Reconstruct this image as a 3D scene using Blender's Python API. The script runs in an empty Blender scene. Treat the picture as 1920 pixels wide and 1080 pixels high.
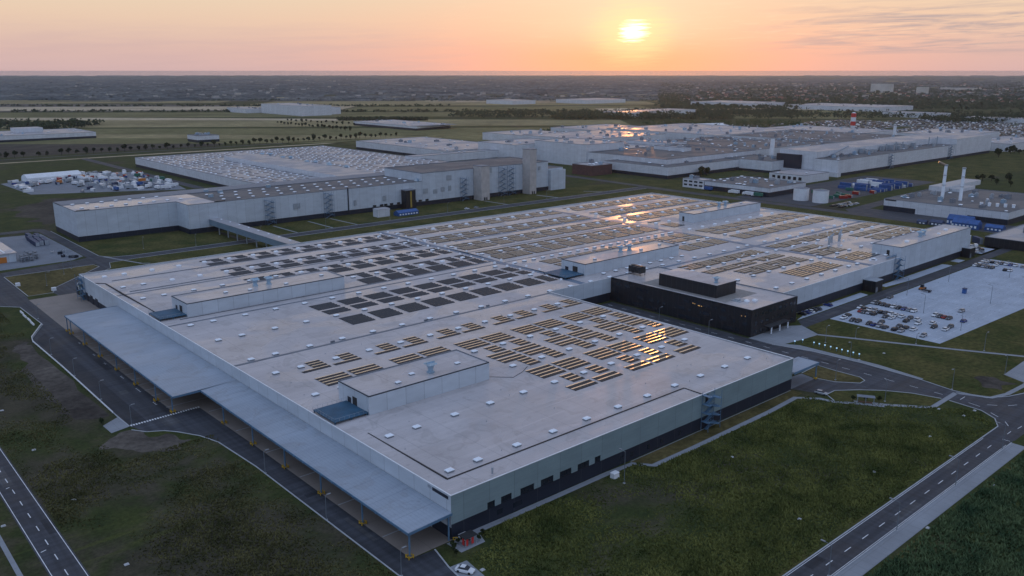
import bpy, bmesh, math, random
from mathutils import Vector, noise
R = math.radians
random.seed(7)
scene = bpy.context.scene
COL = scene.collection

# ------------------------------------------------------------------ camera
CAM_H = 110.0
F_PX, PITCH, HEAD = 1595.0, math.atan(407 / 1595.0), R(48.6)
cam_d = bpy.data.cameras.new("camera")
cam_d.sensor_width = 36.0
cam_d.lens = 36.0 * F_PX / 1920.0
cam_d.clip_start, cam_d.clip_end = 1.0, 60000.0
cam = bpy.data.objects.new("camera", cam_d)
cam.location = (0, 0, CAM_H)
cam.rotation_euler = (R(90) - PITCH, 0, HEAD - R(90))
COL.objects.link(cam)
scene.camera = cam

# ------------------------------------------------------------------ light and sky
SUN_EL, SUN_AZ = R(2.45), R(40.85)            # azimuth counted from +X towards +Y
sun_v = Vector((math.cos(SUN_EL) * math.cos(SUN_AZ), math.cos(SUN_EL) * math.sin(SUN_AZ), math.sin(SUN_EL)))
sun_l = bpy.data.lights.new("sun", 'SUN')
sun_l.energy = 0.22
sun_l.angle = R(0.6)
sun_l.color = (1.0, 0.40, 0.12)
sun = bpy.data.objects.new("sun", sun_l)
sun.rotation_euler = (-sun_v).to_track_quat('-Z', 'Y').to_euler()
COL.objects.link(sun)
vs = scene.view_settings
vs.view_transform = 'Standard'
vs.look = 'None'
vs.exposure = 0.0
vs.gamma = 1.0
scene.display_settings.display_device = 'sRGB'
cy = scene.cycles
cy.max_bounces, cy.diffuse_bounces, cy.glossy_bounces, cy.transmission_bounces, cy.volume_bounces = 6, 3, 3, 3, 0
cy.sample_clamp_indirect = 3.0
cy.use_denoising = True


class NT:
    """small helper to write node trees"""
    def __init__(s, tree):
        s.t = tree
        s.n = tree.nodes
        s.l = tree.links

    def new(s, kind, **kw):
        nd = s.n.new(kind)
        for k, v in kw.items():
            setattr(nd, k, v)
        return nd

    def put(s, sock, v):
        if isinstance(v, bpy.types.NodeSocket):
            s.l.new(v, sock)
        elif isinstance(v, (tuple, list)):
            sock.default_value = (*v, 1.0) if len(v) == 3 and sock.type == 'RGBA' else v
        else:
            sock.default_value = v

    def m(s, op, a, b=None, c=None, clamp=False):
        nd = s.new('ShaderNodeMath', operation=op, use_clamp=clamp)
        for i, v in enumerate((a, b, c)):
            if v is not None:
                s.put(nd.inputs[i], v)
        return nd.outputs[0]

    def mix(s, f, a, b, mode='MIX'):
        nd = s.new('ShaderNodeMix', data_type='RGBA', blend_type=mode)
        s.put(nd.inputs[0], f)
        s.put(nd.inputs[6], a)
        s.put(nd.inputs[7], b)
        return nd.outputs[2]

    def ramp(s, f, stops, interp='LINEAR'):
        nd = s.new('ShaderNodeValToRGB')
        cr = nd.color_ramp
        cr.interpolation = interp
        while len(cr.elements) < len(stops):
            cr.elements.new(0.5)
        for e, (p, c) in zip(cr.elements, stops):
            e.position = p
            e.color = (*c, 1) if len(c) == 3 else c
        s.put(nd.inputs[0], f)
        return nd.outputs[0]

    def rng(s, v, a, b, c=0.0, d=1.0, smooth=True):
        nd = s.new('ShaderNodeMapRange', interpolation_type='SMOOTHSTEP' if smooth else 'LINEAR')
        for i, x in enumerate((v, a, b, c, d)):
            s.put(nd.inputs[i], x)
        return nd.outputs[0]

    def noise(s, vec, scale, detail=3.0, rough=0.55, dist=0.0):
        nd = s.new('ShaderNodeTexNoise')
        s.put(nd.inputs['Vector'], vec)
        nd.inputs['Scale'].default_value = scale
        nd.inputs['Detail'].default_value = detail
        nd.inputs['Roughness'].default_value = rough
        nd.inputs['Distortion'].default_value = dist
        return nd.outputs[0]

    def scale(s, vec, xyz):
        nd = s.new('ShaderNodeVectorMath', operation='MULTIPLY')
        s.put(nd.inputs[0], vec)
        nd.inputs[1].default_value = xyz
        return nd.outputs[0]


def build_world():
    w = bpy.data.worlds.new("World")
    scene.world = w
    w.use_nodes = True
    w.node_tree.nodes.clear()
    g = NT(w.node_tree)
    gen = g.new('ShaderNodeTexCoord').outputs['Generated']
    nrm = g.new('ShaderNodeVectorMath', operation='NORMALIZE')
    g.put(nrm.inputs[0], gen)
    d = nrm.outputs[0]
    sep = g.new('ShaderNodeSeparateXYZ')
    g.put(sep.inputs[0], d)
    x, y, z = sep.outputs
    el = g.m('MULTIPLY', g.m('ARCSINE', z), 57.29578)
    # signed azimuth from the sun in degrees (left positive)
    ca, sa = math.cos(SUN_AZ), math.sin(SUN_AZ)
    fwd = g.m('ADD', g.m('MULTIPLY', x, ca), g.m('MULTIPLY', y, sa))
    lat = g.m('SUBTRACT', g.m('MULTIPLY', y, ca), g.m('MULTIPLY', x, sa))
    az = g.m('MULTIPLY', g.m('ARCTAN2', lat, fwd), 57.29578)
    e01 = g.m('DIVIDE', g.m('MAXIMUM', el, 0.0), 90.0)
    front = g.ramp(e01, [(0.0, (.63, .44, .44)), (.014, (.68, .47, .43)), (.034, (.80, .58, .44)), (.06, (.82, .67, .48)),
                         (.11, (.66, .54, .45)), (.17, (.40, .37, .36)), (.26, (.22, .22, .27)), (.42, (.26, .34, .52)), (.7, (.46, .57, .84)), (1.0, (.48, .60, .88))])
    back = g.ramp(e01, [(0.0, (.31, .40, .58)), (.06, (.40, .49, .68)), (.15, (.46, .58, .82)), (.35, (.44, .57, .84)), (1.0, (.48, .60, .88))])
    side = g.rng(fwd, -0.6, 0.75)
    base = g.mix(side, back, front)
    # streaky cloud noise: stretched along the horizon
    comb = g.new('ShaderNodeCombineXYZ')
    g.put(comb.inputs[0], g.m('MULTIPLY', az, 0.16))
    g.put(comb.inputs[1], g.m('ADD', g.m('MULTIPLY', el, 2.4), g.m('MULTIPLY', az, 0.06)))
    cv = comb.outputs[0]
    cn = g.noise(cv, 1.0, 6.0, 0.62, 0.4)
    cn2 = g.noise(cv, 2.6, 5.0, 0.65, 0.2)
    # glow round the sun
    de = g.m('SUBTRACT', el, 2.45)
    gam = g.m('SQRT', g.m('ADD', g.m('MULTIPLY', az, az), g.m('MULTIPLY', de, de)))
    orange = g.m('MULTIPLY', g.m('EXPONENT', g.m('MULTIPLY', g.m('POWER', g.m('DIVIDE', gam, 12.5), 1.6), -1.0)),
                 g.m('MULTIPLY', g.rng(el, 0.5, 6.0, 1.0, 0.18), g.rng(el, 30.0, 12.0)))
    base = g.mix(g.m('MULTIPLY', orange, 0.95), base, (1.22, .475, .25))
    wide = g.m('MULTIPLY', g.m('EXPONENT', g.m('MULTIPLY', g.m('DIVIDE', gam, 6.0), -1.0)), g.rng(el, 0.4, 3.2))
    base = g.mix(g.m('MULTIPLY', wide, 0.85), base, (1.0, .80, .55))
    # clouds: grey blue bars low on the right, pale streaks through the glow
    right = g.rng(az, -5.0, -16.0)
    lowband = g.m('MULTIPLY', g.rng(el, 0.7, 1.5), g.rng(el, 2.6, 4.6, 1.0, 0.0))
    cm = g.m('MULTIPLY', g.m('MULTIPLY', g.rng(cn, 0.42, 0.64), lowband), right)
    base = g.mix(g.m('MULTIPLY', cm, 0.95), base, (.44, .36, .38))
    lights = g.m('MULTIPLY', g.m('MULTIPLY', g.rng(cn2, 0.50, 0.72), g.rng(el, 0.8, 2.4)), g.rng(az, 22.0, -4.0))
    base = g.mix(g.m('MULTIPLY', lights, 0.38), base, (1.0, .72, .50))
    left = g.m('MULTIPLY', g.m('MULTIPLY', g.rng(cn, 0.40, 0.65), g.rng(az, 2.0, 20.0)), g.rng(el, 3.6, 1.4))
    base = g.mix(g.m('MULTIPLY', left, 0.30), base, (.60, .42, .42))
    # the sun behind thin cloud
    sx = g.m('MULTIPLY', az, 0.72)
    gd = g.m('SQRT', g.m('ADD', g.m('MULTIPLY', sx, sx), g.m('MULTIPLY', de, de)))
    gd = g.m('ADD', gd, g.m('MULTIPLY', g.m('SUBTRACT', cn2, 0.5), 1.9))
    core = g.rng(gd, 0.82, 0.10)
    halo = g.rng(gd, 2.6, 0.35)
    base = g.mix(g.m('MULTIPLY', halo, 0.66), base, (1.10, .88, .42))
    base = g.mix(core, base, (3.0, 2.5, 1.35))
    sky = g.new('ShaderNodeTexSky', sky_type='NISHITA')
    sky.sun_disc = False
    sky.sun_elevation = SUN_EL
    sky.sun_rotation = R(90) - SUN_AZ
    sky.altitude = 110
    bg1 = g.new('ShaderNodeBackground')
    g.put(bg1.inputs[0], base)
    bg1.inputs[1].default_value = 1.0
    bg2 = g.new('ShaderNodeBackground')
    g.put(bg2.inputs[0], sky.outputs[0])
    bg2.inputs[1].default_value = 0.004
    add = g.new('ShaderNodeAddShader')
    g.l.new(bg1.outputs[0], add.inputs[0])
    g.l.new(bg2.outputs[0], add.inputs[1])
    out = g.new('ShaderNodeOutputWorld')
    g.l.new(add.outputs[0], out.inputs[0])


build_world()


# ------------------------------------------------------------------ materials
def bsdf(name):
    mt = bpy.data.materials.new(name)
    mt.use_nodes = True
    g = NT(mt.node_tree)
    return mt, g, mt.node_tree.nodes['Principled BSDF']


def mat(name, col, rough=0.7, var=0.12, scale=0.3, metal=0.0, spec=0.5, col2=None, emit=None, fine=0.0):
    mt, g, b = bsdf(name)
    pos = g.new('ShaderNodeNewGeometry').outputs['Position']
    n = g.noise(pos, scale, 4.0)
    lo = tuple(c * (1 - var) for c in col)
    hi = col2 or tuple(min(1, c * (1 + var)) for c in col)
    c = g.ramp(n, [(.32, lo), (.68, hi)])
    if fine:
        n2 = g.noise(pos, scale * 9, 3.0, .65)
        c = g.mix(1.0, c, g.ramp(n2, [(.3, (1 - fine,) * 3), (.7, (1 + fine,) * 3)]), 'MULTIPLY')
    g.put(b.inputs['Base Color'], c)
    g.put(b.inputs['Roughness'], rough)
    b.inputs['Metallic'].default_value = metal
    b.inputs['Specular IOR Level'].default_value = spec
    if emit:
        b.inputs['Emission Color'].default_value = (*emit[0], 1)
        b.inputs['Emission Strength'].default_value = emit[1]
    return mt


def seams(g, s, period, width):
    """1 on a thin line every PERIOD metres along coordinate S"""
    f = g.m('FRACT', g.m('DIVIDE', s, period))
    return g.m('LESS_THAN', f, width / period)


def clad(name, col, period=6.8, rough=0.45, ribs=0.0):
    mt, g, b = bsdf(name)
    geo = g.new('ShaderNodeNewGeometry')
    ps = g.new('ShaderNodeSeparateXYZ')
    g.put(ps.inputs[0], geo.outputs['Position'])
    ns = g.new('ShaderNodeSeparateXYZ')
    g.put(ns.inputs[0], geo.outputs['Normal'])
    s = g.m('ADD', g.m('MULTIPLY', ps.outputs[0], g.m('ABSOLUTE', ns.outputs[1])), g.m('MULTIPLY', ps.outputs[1], g.m('ABSOLUTE', ns.outputs[0])))
    n = g.noise(g.scale(geo.outputs['Position'], (.12, .12, .35)), 1.0, 4.0)
    c = g.ramp(n, [(.3, tuple(v * .9 for v in col)), (.7, tuple(v * 1.07 for v in col))])
    # each panel its own slight tone
    wn = g.new('ShaderNodeTexWhiteNoise', noise_dimensions='1D')
    g.put(wn.inputs['W'], g.m('FLOOR', g.m('DIVIDE', s, period)))
    c = g.mix(1.0, c, g.ramp(wn.outputs[0], [(0, (.95,) * 3), (1, (1.04,) * 3)]), 'MULTIPLY')
    c = g.mix(g.m('MULTIPLY', seams(g, s, period, .16), .45), c, (.08, .09, .10))
    if ribs:
        c = g.mix(g.m('MULTIPLY', seams(g, ps.outputs[2], ribs, .07), .22), c, (.1, .11, .12))
    g.put(b.inputs['Base Color'], c)
    b.inputs['Roughness'].default_value = rough
    b.inputs['Specular IOR Level'].default_value = .4
    return mt


def roofmat(name, col, rough0=.22, rough1=.52, grid=True, ribs=False):
    """membrane roof: sheets, weld lines, dry and damp patches that differ in gloss"""
    mt, g, b = bsdf(name)
    pos = g.new('ShaderNodeNewGeometry').outputs['Position']
    ps = g.new('ShaderNodeSeparateXYZ')
    g.put(ps.inputs[0], pos)
    n = g.noise(pos, .05, 5.0, .6)
    st = g.noise(g.scale(pos, (.02, .45, .1)), 1.0, 4.0)
    c = g.ramp(n, [(.3, tuple(v * .86 for v in col)), (.7, tuple(v * 1.08 for v in col))])
    c = g.mix(1.0, c, g.ramp(st, [(.3, (.92,) * 3), (.7, (1.06,) * 3)]), 'MULTIPLY')
    dirt = g.noise(pos, .35, 6.0, .7)
    c = g.mix(g.m('MULTIPLY', g.rng(dirt, .56, .76), .45), c, (.16, .15, .145))
    pond = g.noise(pos, .11, 3.0, .5, .8)
    c = g.mix(g.m('MULTIPLY', g.m('MULTIPLY', g.rng(pond, .56, .60), g.rng(pond, .70, .61)), .22), c, (.20, .19, .18))
    if grid:
        c = g.mix(g.m('MULTIPLY', seams(g, g.m('SUBTRACT', ps.outputs[0], 121.2), 13.65, .22), .30), c, (.12, .13, .14))
        c = g.mix(g.m('MULTIPLY', seams(g, ps.outputs[1], 2.28, .12), .16), c, (.14, .15, .16))
    if ribs:
        c = g.mix(g.m('MULTIPLY', seams(g, ps.outputs[0], 1.05, .13), .17), c, (.06, .08, .10))
        c = g.mix(g.m('MULTIPLY', seams(g, ps.outputs[1], 10.3, .16), .35), c, (.07, .09, .11))
    g.put(b.inputs['Base Color'], c)
    pn = g.noise(g.scale(pos, (.030, .045, .05)), 1.0, 2.5, .5, .6)
    g.put(b.inputs['Roughness'], g.m('ADD', g.rng(pn, .44, .54, rough1, rough0), g.m('MULTIPLY', st, .08)))
    b.inputs['Specular IOR Level'].default_value = .5
    return mt


def panelmat(name, rough=.045, pane=(.004, .005, .008)):
    mt, g, b = bsdf(name)
    pos = g.new('ShaderNodeNewGeometry').outputs['Position']
    ps = g.new('ShaderNodeSeparateXYZ')
    g.put(ps.inputs[0], pos)
    wn = g.new('ShaderNodeTexWhiteNoise', noise_dimensions='2D')
    fl = g.new('ShaderNodeVectorMath', operation='FLOOR')
    g.put(fl.inputs[0], g.scale(pos, (1 / 1.05, 1 / 2.4, 0)))
    g.put(wn.inputs['Vector'], fl.outputs[0])
    c = g.mix(g.m('MULTIPLY', seams(g, ps.outputs[0], 1.05, .05), .5), pane, (.10, .10, .11))
    g.put(b.inputs['Base Color'], c)
    g.put(b.inputs['Roughness'], g.m('ADD', g.m('MULTIPLY', wn.outputs[0], .05), rough))
    b.inputs['Specular IOR Level'].default_value = .5
    b.inputs['IOR'].default_value = 1.5
    return mt


def groundmat():
    mt, g, b = bsdf("meadow_soil")
    pos = g.new('ShaderNodeNewGeometry').outputs['Position']
    big = g.noise(pos, .018, 4.0, .6, .5)
    mid = g.noise(pos, .09, 5.0, .65, .3)
    fine = g.noise(pos, .9, 4.0, .7)
    green = g.ramp(mid, [(.28, (.026, .038, .014)), (.5, (.044, .055, .017)), (.72, (.070, .076, .024))])
    soil = g.ramp(mid, [(.3, (.040, .032, .026)), (.7, (.075, .062, .050))])
    px = g.new('ShaderNodeSeparateXYZ')
    g.put(px.inputs[0], pos)
    west = g.rng(px.outputs[0], 100.0, 60.0, 0.0, .10)
    k = g.rng(g.m('ADD', west, g.m('ADD', g.m('MULTIPLY', big, .7), g.m('MULTIPLY', mid, .3))), .50, .64)
    c = g.mix(g.m('MULTIPLY', k, .75), green, soil)
    rows = g.noise(g.scale(pos, (.012, .22, .1)), 1.0, 3.0, .5)
    c = g.mix(g.rng(rows, .62, .72, 0.0, .55), c, (.075, .085, .022))
    c = g.mix(1.0, c, g.ramp(fine, [(.3, (.65,) * 3), (.7, (1.35,) * 3)]), 'MULTIPLY')
    g.put(b.inputs['Base Color'], c)
    b.inputs['Roughness'].default_value = .95
    b.inputs['Specular IOR Level'].default_value = .12
    return mt


def asphaltmat(name, col):
    mt, g, b = bsdf(name)
    pos = g.new('ShaderNodeNewGeometry').outputs['Position']
    n = g.noise(pos, .07, 4.0, .6)
    f = g.noise(pos, 1.6, 4.0, .7)
    c = g.ramp(n, [(.3, tuple(v * .78 for v in col)), (.7, tuple(v * 1.22 for v in col))])
    c = g.mix(1.0, c, g.ramp(f, [(.3, (.85,) * 3), (.7, (1.15,) * 3)]), 'MULTIPLY')
    for q in ((.55, .012, .1), (.012, .55, .1)):             # wheel tracks and old resurfacing along both road directions
        w_ = g.noise(g.scale(pos, q), 1.0, 2.0, .5)
        c = g.mix(1.0, c, g.ramp(w_, [(.36, (.80,) * 3), (.5, (1.0,) * 3), (.66, (1.26,) * 3)]), 'MULTIPLY')
    g.put(b.inputs['Base Color'], c)
    g.put(b.inputs['Roughness'], g.rng(n, .3, .7, .62, .85))
    b.inputs['Specular IOR Level'].default_value = .4
    return mt


def concretemat(name, col, slab=5.0):
    mt, g, b = bsdf(name)
    pos = g.new('ShaderNodeNewGeometry').outputs['Position']
    ps = g.new('ShaderNodeSeparateXYZ')
    g.put(ps.inputs[0], pos)
    n = g.noise(pos, .08, 5.0, .6)
    c = g.ramp(n, [(.3, tuple(v * .82 for v in col)), (.7, tuple(v * 1.12 for v in col))])
    st = g.noise(pos, .7, 5.0, .7)
    c = g.mix(g.m('MULTIPLY', g.rng(st, .58, .75), .35), c, tuple(v * .55 for v in col))
    ln = g.m('MAXIMUM', seams(g, ps.outputs[0], slab, .12), seams(g, ps.outputs[1], slab, .12))
    c = g.mix(g.m('MULTIPLY', ln, .35), c, tuple(v * .35 for v in col))
    g.put(b.inputs['Base Color'], c)
    b.inputs['Roughness'].default_value = .75
    return mt


M_GROUND = groundmat()
M_ROOF = roofmat("roof_membrane", (.485, .455, .455))
M_ROOF2 = roofmat("roof_membrane_far", (.34, .34, .36), .34, .6, False)
M_ROOFD = roofmat("roof_gravel_dark", (.11, .11, .115), .55, .75, False)
M_ROOFB = mat("roof_lane_blue", (.13, .18, .25), .5, .15, .2)
M_SHEET = roofmat("canopy_sheet", (.30, .35, .41), .40, .55, False, True)
M_CLAD = clad("pale_cladding", (.50, .55, .60))
M_CLADF = clad("facade_cladding", (.215, .285, .30), 8.2, .5, 1.15)
M_CLADW = clad("white_cladding", (.60, .62, .65), 6.0)
M_CLADB = clad("blue_grey_cladding", (.17, .24, .30), 10.0, .4)
M_DARK = clad("dark_cladding", (.011, .016, .030), 8.2, .6)
M_BLACK = clad("black_cladding", (.016, .017, .021), 3.0, .4)
M_WHITE = mat("white_coping", (.72, .74, .76), .45, .06)
M_SKYL = mat("skylight_acrylic", (.82, .87, .92), .25, .05)
M_KERBUP = mat("upstand_grey", (.17, .19, .22), .6)  # darkened so skylight upstands carry their shadow edge in the colour
M_JOINT = mat("rubber_joint", (.02, .02, .022), .7)
M_GLASS = mat("window_glass", (.020, .025, .034), .08, .1, .5)
M_LIT = mat("lit_window", (.3, .2, .1), .4, emit=((1.0, .55, .16), .45))
M_STEEL = mat("galvanised_steel", (.34, .38, .42), .45, .1, .5, .3)
M_BSTEEL = mat("blue_grey_steel", (.10, .19, .29), .5, .15)
M_COWL = mat("vent_metal", (.36, .50, .62), .28, .1, .5, .55)
M_TEAL = mat("platform_grating", (.020, .085, .15), .6, .2, .3)
M_YEL = mat("yellow_guard", (.45, .27, .012), .6, .15)
M_ASPH = asphaltmat("asphalt", (.040, .044, .054))
M_ASPH2 = asphaltmat("asphalt_fresh", (.020, .023, .030))
M_ASPH3 = asphaltmat("asphalt_worn", (.062, .064, .070))
M_CONC = concretemat("concrete", (.17, .19, .22))
M_APRON = concretemat("apron_concrete", (.235, .20, .175), 7.0)
M_LOT = concretemat("pale_parking_paving", (.37, .42, .49), 5.2)
M_PAVE = concretemat("pavement", (.24, .26, .285), 3.0)
M_KERB = mat("kerb_stone", (.36, .38, .40), .8, .12, .4)
M_PAINT = mat("road_paint", (.70, .72, .74), .7, .15, .6)
M_LAWN = mat("lawn", (.050, .068, .018), .95, .3, .06, 0, .1, (.095, .085, .030), None, .45)
M_LAWN2 = mat("dry_lawn", (.075, .070, .026), .95, .3, .05, 0, .1, (.13, .105, .045), None, .4)
M_SOIL = mat("bare_soil", (.060, .052, .046), .95, .3, .05, 0, .1, (.12, .105, .09), None, .35)
M_PANEL = panelmat("solar_glass")
M_DEFL = mat("wind_deflector", (.66, .65, .61), .27, .08, .4, .9)
M_DEFL2 = mat("dull_deflector", (.46, .47, .43), .50, .2, .4, 0.2, .4)
M_BRICK = mat("dark_red_brick", (.085, .040, .038), .8, .2, .4)
M_CTOWER = mat("raw_concrete", (.44, .41, .39), .8, .12, .3)
M_RED = mat("red_paint", (.55, .035, .03), .5)
M_BLUE = mat("blue_tarpaulin", (.022, .085, .26), .55, .25, .4)
M_DBLUE = mat("dark_blue_steel", (.030, .050, .11), .55, .2, .4)
M_GREEN = mat("green_container", (.02, .13, .09), .6, .2, .4)
M_TYRE = mat("tyre_rubber", (.012, .012, .013), .8)
M_TRUNK = mat("bark", (.05, .038, .028), .9)
M_LEAF = mat("leaves", (.030, .050, .018), .85, .3, .25, 0, .15, (.058, .075, .024))
M_LEAFD = mat("dark_leaves", (.022, .036, .016), .85, .3, .02, 0, .15, (.042, .055, .022))
M_TILE = mat("roof_tiles", (.20, .085, .06), .8, .2, .02)
M_PLASTER = mat("house_plaster", (.55, .52, .47), .8, .15, .02)
M_GRASSB = mat("grass_blades", (.085, .115, .034), .9, .35, .10, 0, .12, (.20, .205, .060))
M_GRASSB2 = mat("dry_grass_blades", (.085, .092, .036), .9, .35, .09, 0, .12, (.17, .155, .065))
M_TALL = mat("tall_weeds", (.058, .115, .055), .9, .35, .12, 0, .12, (.13, .175, .078))
M_WAX = mat("lamp_head", (.22, .24, .26), .5)
M_POLE = mat("lamp_pole", (.16, .185, .21), .55, .1, .5, .2)
CARP = {
    'white': mat("car_white", (.70, .72, .74), .25, .03), 'silver': mat("car_silver", (.36, .38, .41), .25, .04, .3, .4),
    'black': mat("car_black", (.012, .012, .014), .2, .05), 'grey': mat("car_grey", (.07, .075, .085), .25, .05),
    'blue': mat("car_blue", (.02, .045, .20), .25, .05), 'red': mat("car_red", (.30, .025, .02), .25, .05),
    'orange': mat("car_orange", (.50, .17, .03), .3, .05), 'green': mat("car_green", (.02, .06, .04), .3, .05)}


# ------------------------------------------------------------------ mesh helpers
class MB:
    def __init__(s):
        s.v, s.f = [], []

    def quad(s, *p):
        i = len(s.v)
        s.v += [tuple(q) for q in p]
        s.f.append(tuple(range(i, i + len(p))))
        return s

    def box(s, x0, y0, z0, x1, y1, z1, bottom=True):
        i = len(s.v)
        s.v += [(x0, y0, z0), (x1, y0, z0), (x1, y1, z0), (x0, y1, z0), (x0, y0, z1), (x1, y0, z1), (x1, y1, z1), (x0, y1, z1)]
        fs = [(0, 1, 5, 4), (1, 2, 6, 5), (2, 3, 7, 6), (3, 0, 4, 7), (4, 5, 6, 7)]
        if bottom:
            fs.append((3, 2, 1, 0))
        s.f += [tuple(i + k for k in q) for q in fs]
        return s

    def frus(s, x0, y0, z0, x1, y1, z1, inx, iny):
        i = len(s.v)
        s.v += [(x0, y0, z0), (x1, y0, z0), (x1, y1, z0), (x0, y1, z0),
                (x0 + inx, y0 + iny, z1), (x1 - inx, y0 + iny, z1), (x1 - inx, y1 - iny, z1), (x0 + inx, y1 - iny, z1)]
        s.f += [tuple(i + k for k in q) for q in [(0, 1, 5, 4), (1, 2, 6, 5), (2, 3, 7, 6), (3, 0, 4, 7), (4, 5, 6, 7), (3, 2, 1, 0)]]
        return s

    def walls(s, poly, z0, z1):
        """vertical faces along a closed counter-clockwise outline"""
        n = len(poly)
        for k in range(n):
            a, b = poly[k], poly[(k + 1) % n]
            s.quad((a[0], a[1], z0), (b[0], b[1], z0), (b[0], b[1], z1), (a[0], a[1], z1))
        return s

    def prism(s, poly, z0, z1):
        s.walls(poly, z0, z1)
        s.quad(*[(p[0], p[1], z1) for p in poly])
        return s

    def cyl(s, x, y, z0, z1, r, n=10, r2=None, cap=True):
        r2 = r if r2 is None else r2
        i = len(s.v)
        for k in range(n):
            a = 2 * math.pi * k / n
            s.v.append((x + r * math.cos(a), y + r * math.sin(a), z0))
            s.v.append((x + r2 * math.cos(a), y + r2 * math.sin(a), z1))
        for k in range(n):
            a, b = i + 2 * k, i + 2 * ((k + 1) % n)
            s.f.append((a, b, b + 1, a + 1))
        if cap:
            s.f.append(tuple(i + 2 * k + 1 for k in range(n)))
        return s

    def tube(s, a, b, r, n=6):
        a, b = Vector(a), Vector(b)
        d = (b - a).normalized()
        u = d.orthogonal().normalized()
        w = d.cross(u)
        i = len(s.v)
        for k in range(n):
            t = 2 * math.pi * k / n
            o = u * (r * math.cos(t)) + w * (r * math.sin(t))
            s.v += [tuple(a + o), tuple(b + o)]
        for k in range(n):
            p, q = i + 2 * k, i + 2 * ((k + 1) % n)
            s.f.append((p, q, q + 1, p + 1))
        s.f.append(tuple(i + 2 * k for k in range(n))[::-1])
        s.f.append(tuple(i + 2 * k + 1 for k in range(n)))
        return s

    def ribbon(s, pts, w, z, h=0.0, off=0.0):
        """flat strip (or low kerb of height H) of width W along a polyline"""
        P = [Vector((p[0], p[1])) for p in pts]
        L, Rr = [], []
        for k in range(len(P)):
            a = P[max(k - 1, 0)]
            b = P[min(k + 1, len(P) - 1)]
            t = (b - a).normalized()
            nn = Vector((-t.y, t.x))
            L.append(P[k] + nn * (w / 2 + off))
            Rr.append(P[k] + nn * (off - w / 2))
        for k in range(len(P) - 1):
            s.quad((*Rr[k], z + h), (*Rr[k + 1], z + h), (*L[k + 1], z + h), (*L[k], z + h))
            if h:
                s.quad((*Rr[k], z), (*Rr[k + 1], z), (*Rr[k + 1], z + h), (*Rr[k], z + h))
                s.quad((*L[k + 1], z), (*L[k], z), (*L[k], z + h), (*L[k + 1], z + h))
        return s

    def mesh(s, name, m, origin=(0, 0, 0), smooth=False):
        me = bpy.data.meshes.new(name)
        ox, oy, oz = origin
        me.from_pydata([(a - ox, b - oy, c - oz) for a, b, c in s.v], [], s.f)
        me.update()
        me.materials.append(m)
        if smooth:
            me.polygons.foreach_set("use_smooth", [True] * len(me.polygons))
        return me


def tag(o, label=None, cat=None, group=None, kind=None):
    for k, v in (('label', label), ('category', cat), ('group', group), ('kind', kind)):
        if v:
            o[k] = v
    return o


def thing(name, label, cat, loc=(0, 0, 0), group=None, rz=0.0):
    o = bpy.data.objects.new(name, None)
    o.empty_display_size = .5
    o.location = loc
    o.rotation_euler = (0, 0, rz)
    COL.objects.link(o)
    return tag(o, label, cat, group)


def root_of(o):
    while o.parent:
        o = o.parent
    return o


def part(parent, name, mb, m, label=None, smooth=False):
    """mesh child of a thing or of a part; world coordinates in, local out"""
    me = mb.mesh(name, m, root_of(parent).location, smooth)
    o = bpy.data.objects.new(name, me)
    o.parent = parent
    COL.objects.link(o)
    if label:
        o['label'] = label
    return o


def solo(name, mb, m, label=None, cat=None, group=None, kind=None, loc=(0, 0, 0), local=False, smooth=False):
    """a thing or a piece of the setting that is one mesh"""
    me = mb.mesh(name, m, (0, 0, 0) if local else loc, smooth)
    o = bpy.data.objects.new(name, me)
    o.location = loc
    COL.objects.link(o)
    return tag(o, label, cat, group, kind)


def structure(name, mb, m):
    return solo(name, mb, m, kind='structure')


def dup(src, loc, rz=None, label=None, mats=None, parent=None):
    """copy a thing with its parts and their sub-parts"""
    c = src.copy()
    COL.objects.link(c)
    if parent is not None:
        c.parent = parent
    else:
        c.location = loc
        if rz is not None:
            c.rotation_euler = (0, 0, rz)
        if label:
            c['label'] = label
    for ch in list(src.children):
        dup(ch, None, parent=c)
    return c


ONES = "first second third fourth fifth sixth seventh eighth ninth tenth eleventh twelfth thirteenth fourteenth fifteenth sixteenth seventeenth eighteenth nineteenth".split()


def nth(n):
    if n < 20:
        return ONES[n - 1]
    t, u = divmod(n, 10)
    tens = {2: 'twent', 3: 'thirt', 4: 'fort', 5: 'fift', 6: 'sixt', 7: 'sevent', 8: 'eight'}[t]
    return tens + 'ieth' if u == 0 else tens + 'y-' + ONES[u - 1]


def flat(poly, z):
    return MB().quad(*[(p[0], p[1], z) for p in poly])


def rect(x0, y0, x1, y1, z):
    return MB().quad((x0, y0, z), (x1, y0, z), (x1, y1, z), (x0, y1, z))

# ================================================================== SETTING
gd = MB()
RAD = 22000
prev = None
for r0, r1 in ((0, 600), (600, 2500), (2500, 8000), (8000, RAD)):
    for k in range(96):
        a, b = 2 * math.pi * k / 96, 2 * math.pi * (k + 1) / 96
        pts = [(r1 * math.cos(a), r1 * math.sin(a), 0), (r1 * math.cos(b), r1 * math.sin(b), 0)]
        if r0:
            gd.quad((r0 * math.cos(a), r0 * math.sin(a), 0), pts[0], pts[1], (r0 * math.cos(b), r0 * math.sin(b), 0))
        else:
            gd.quad((0, 0, 0), *pts)
structure("ground", gd, M_GROUND)

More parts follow.
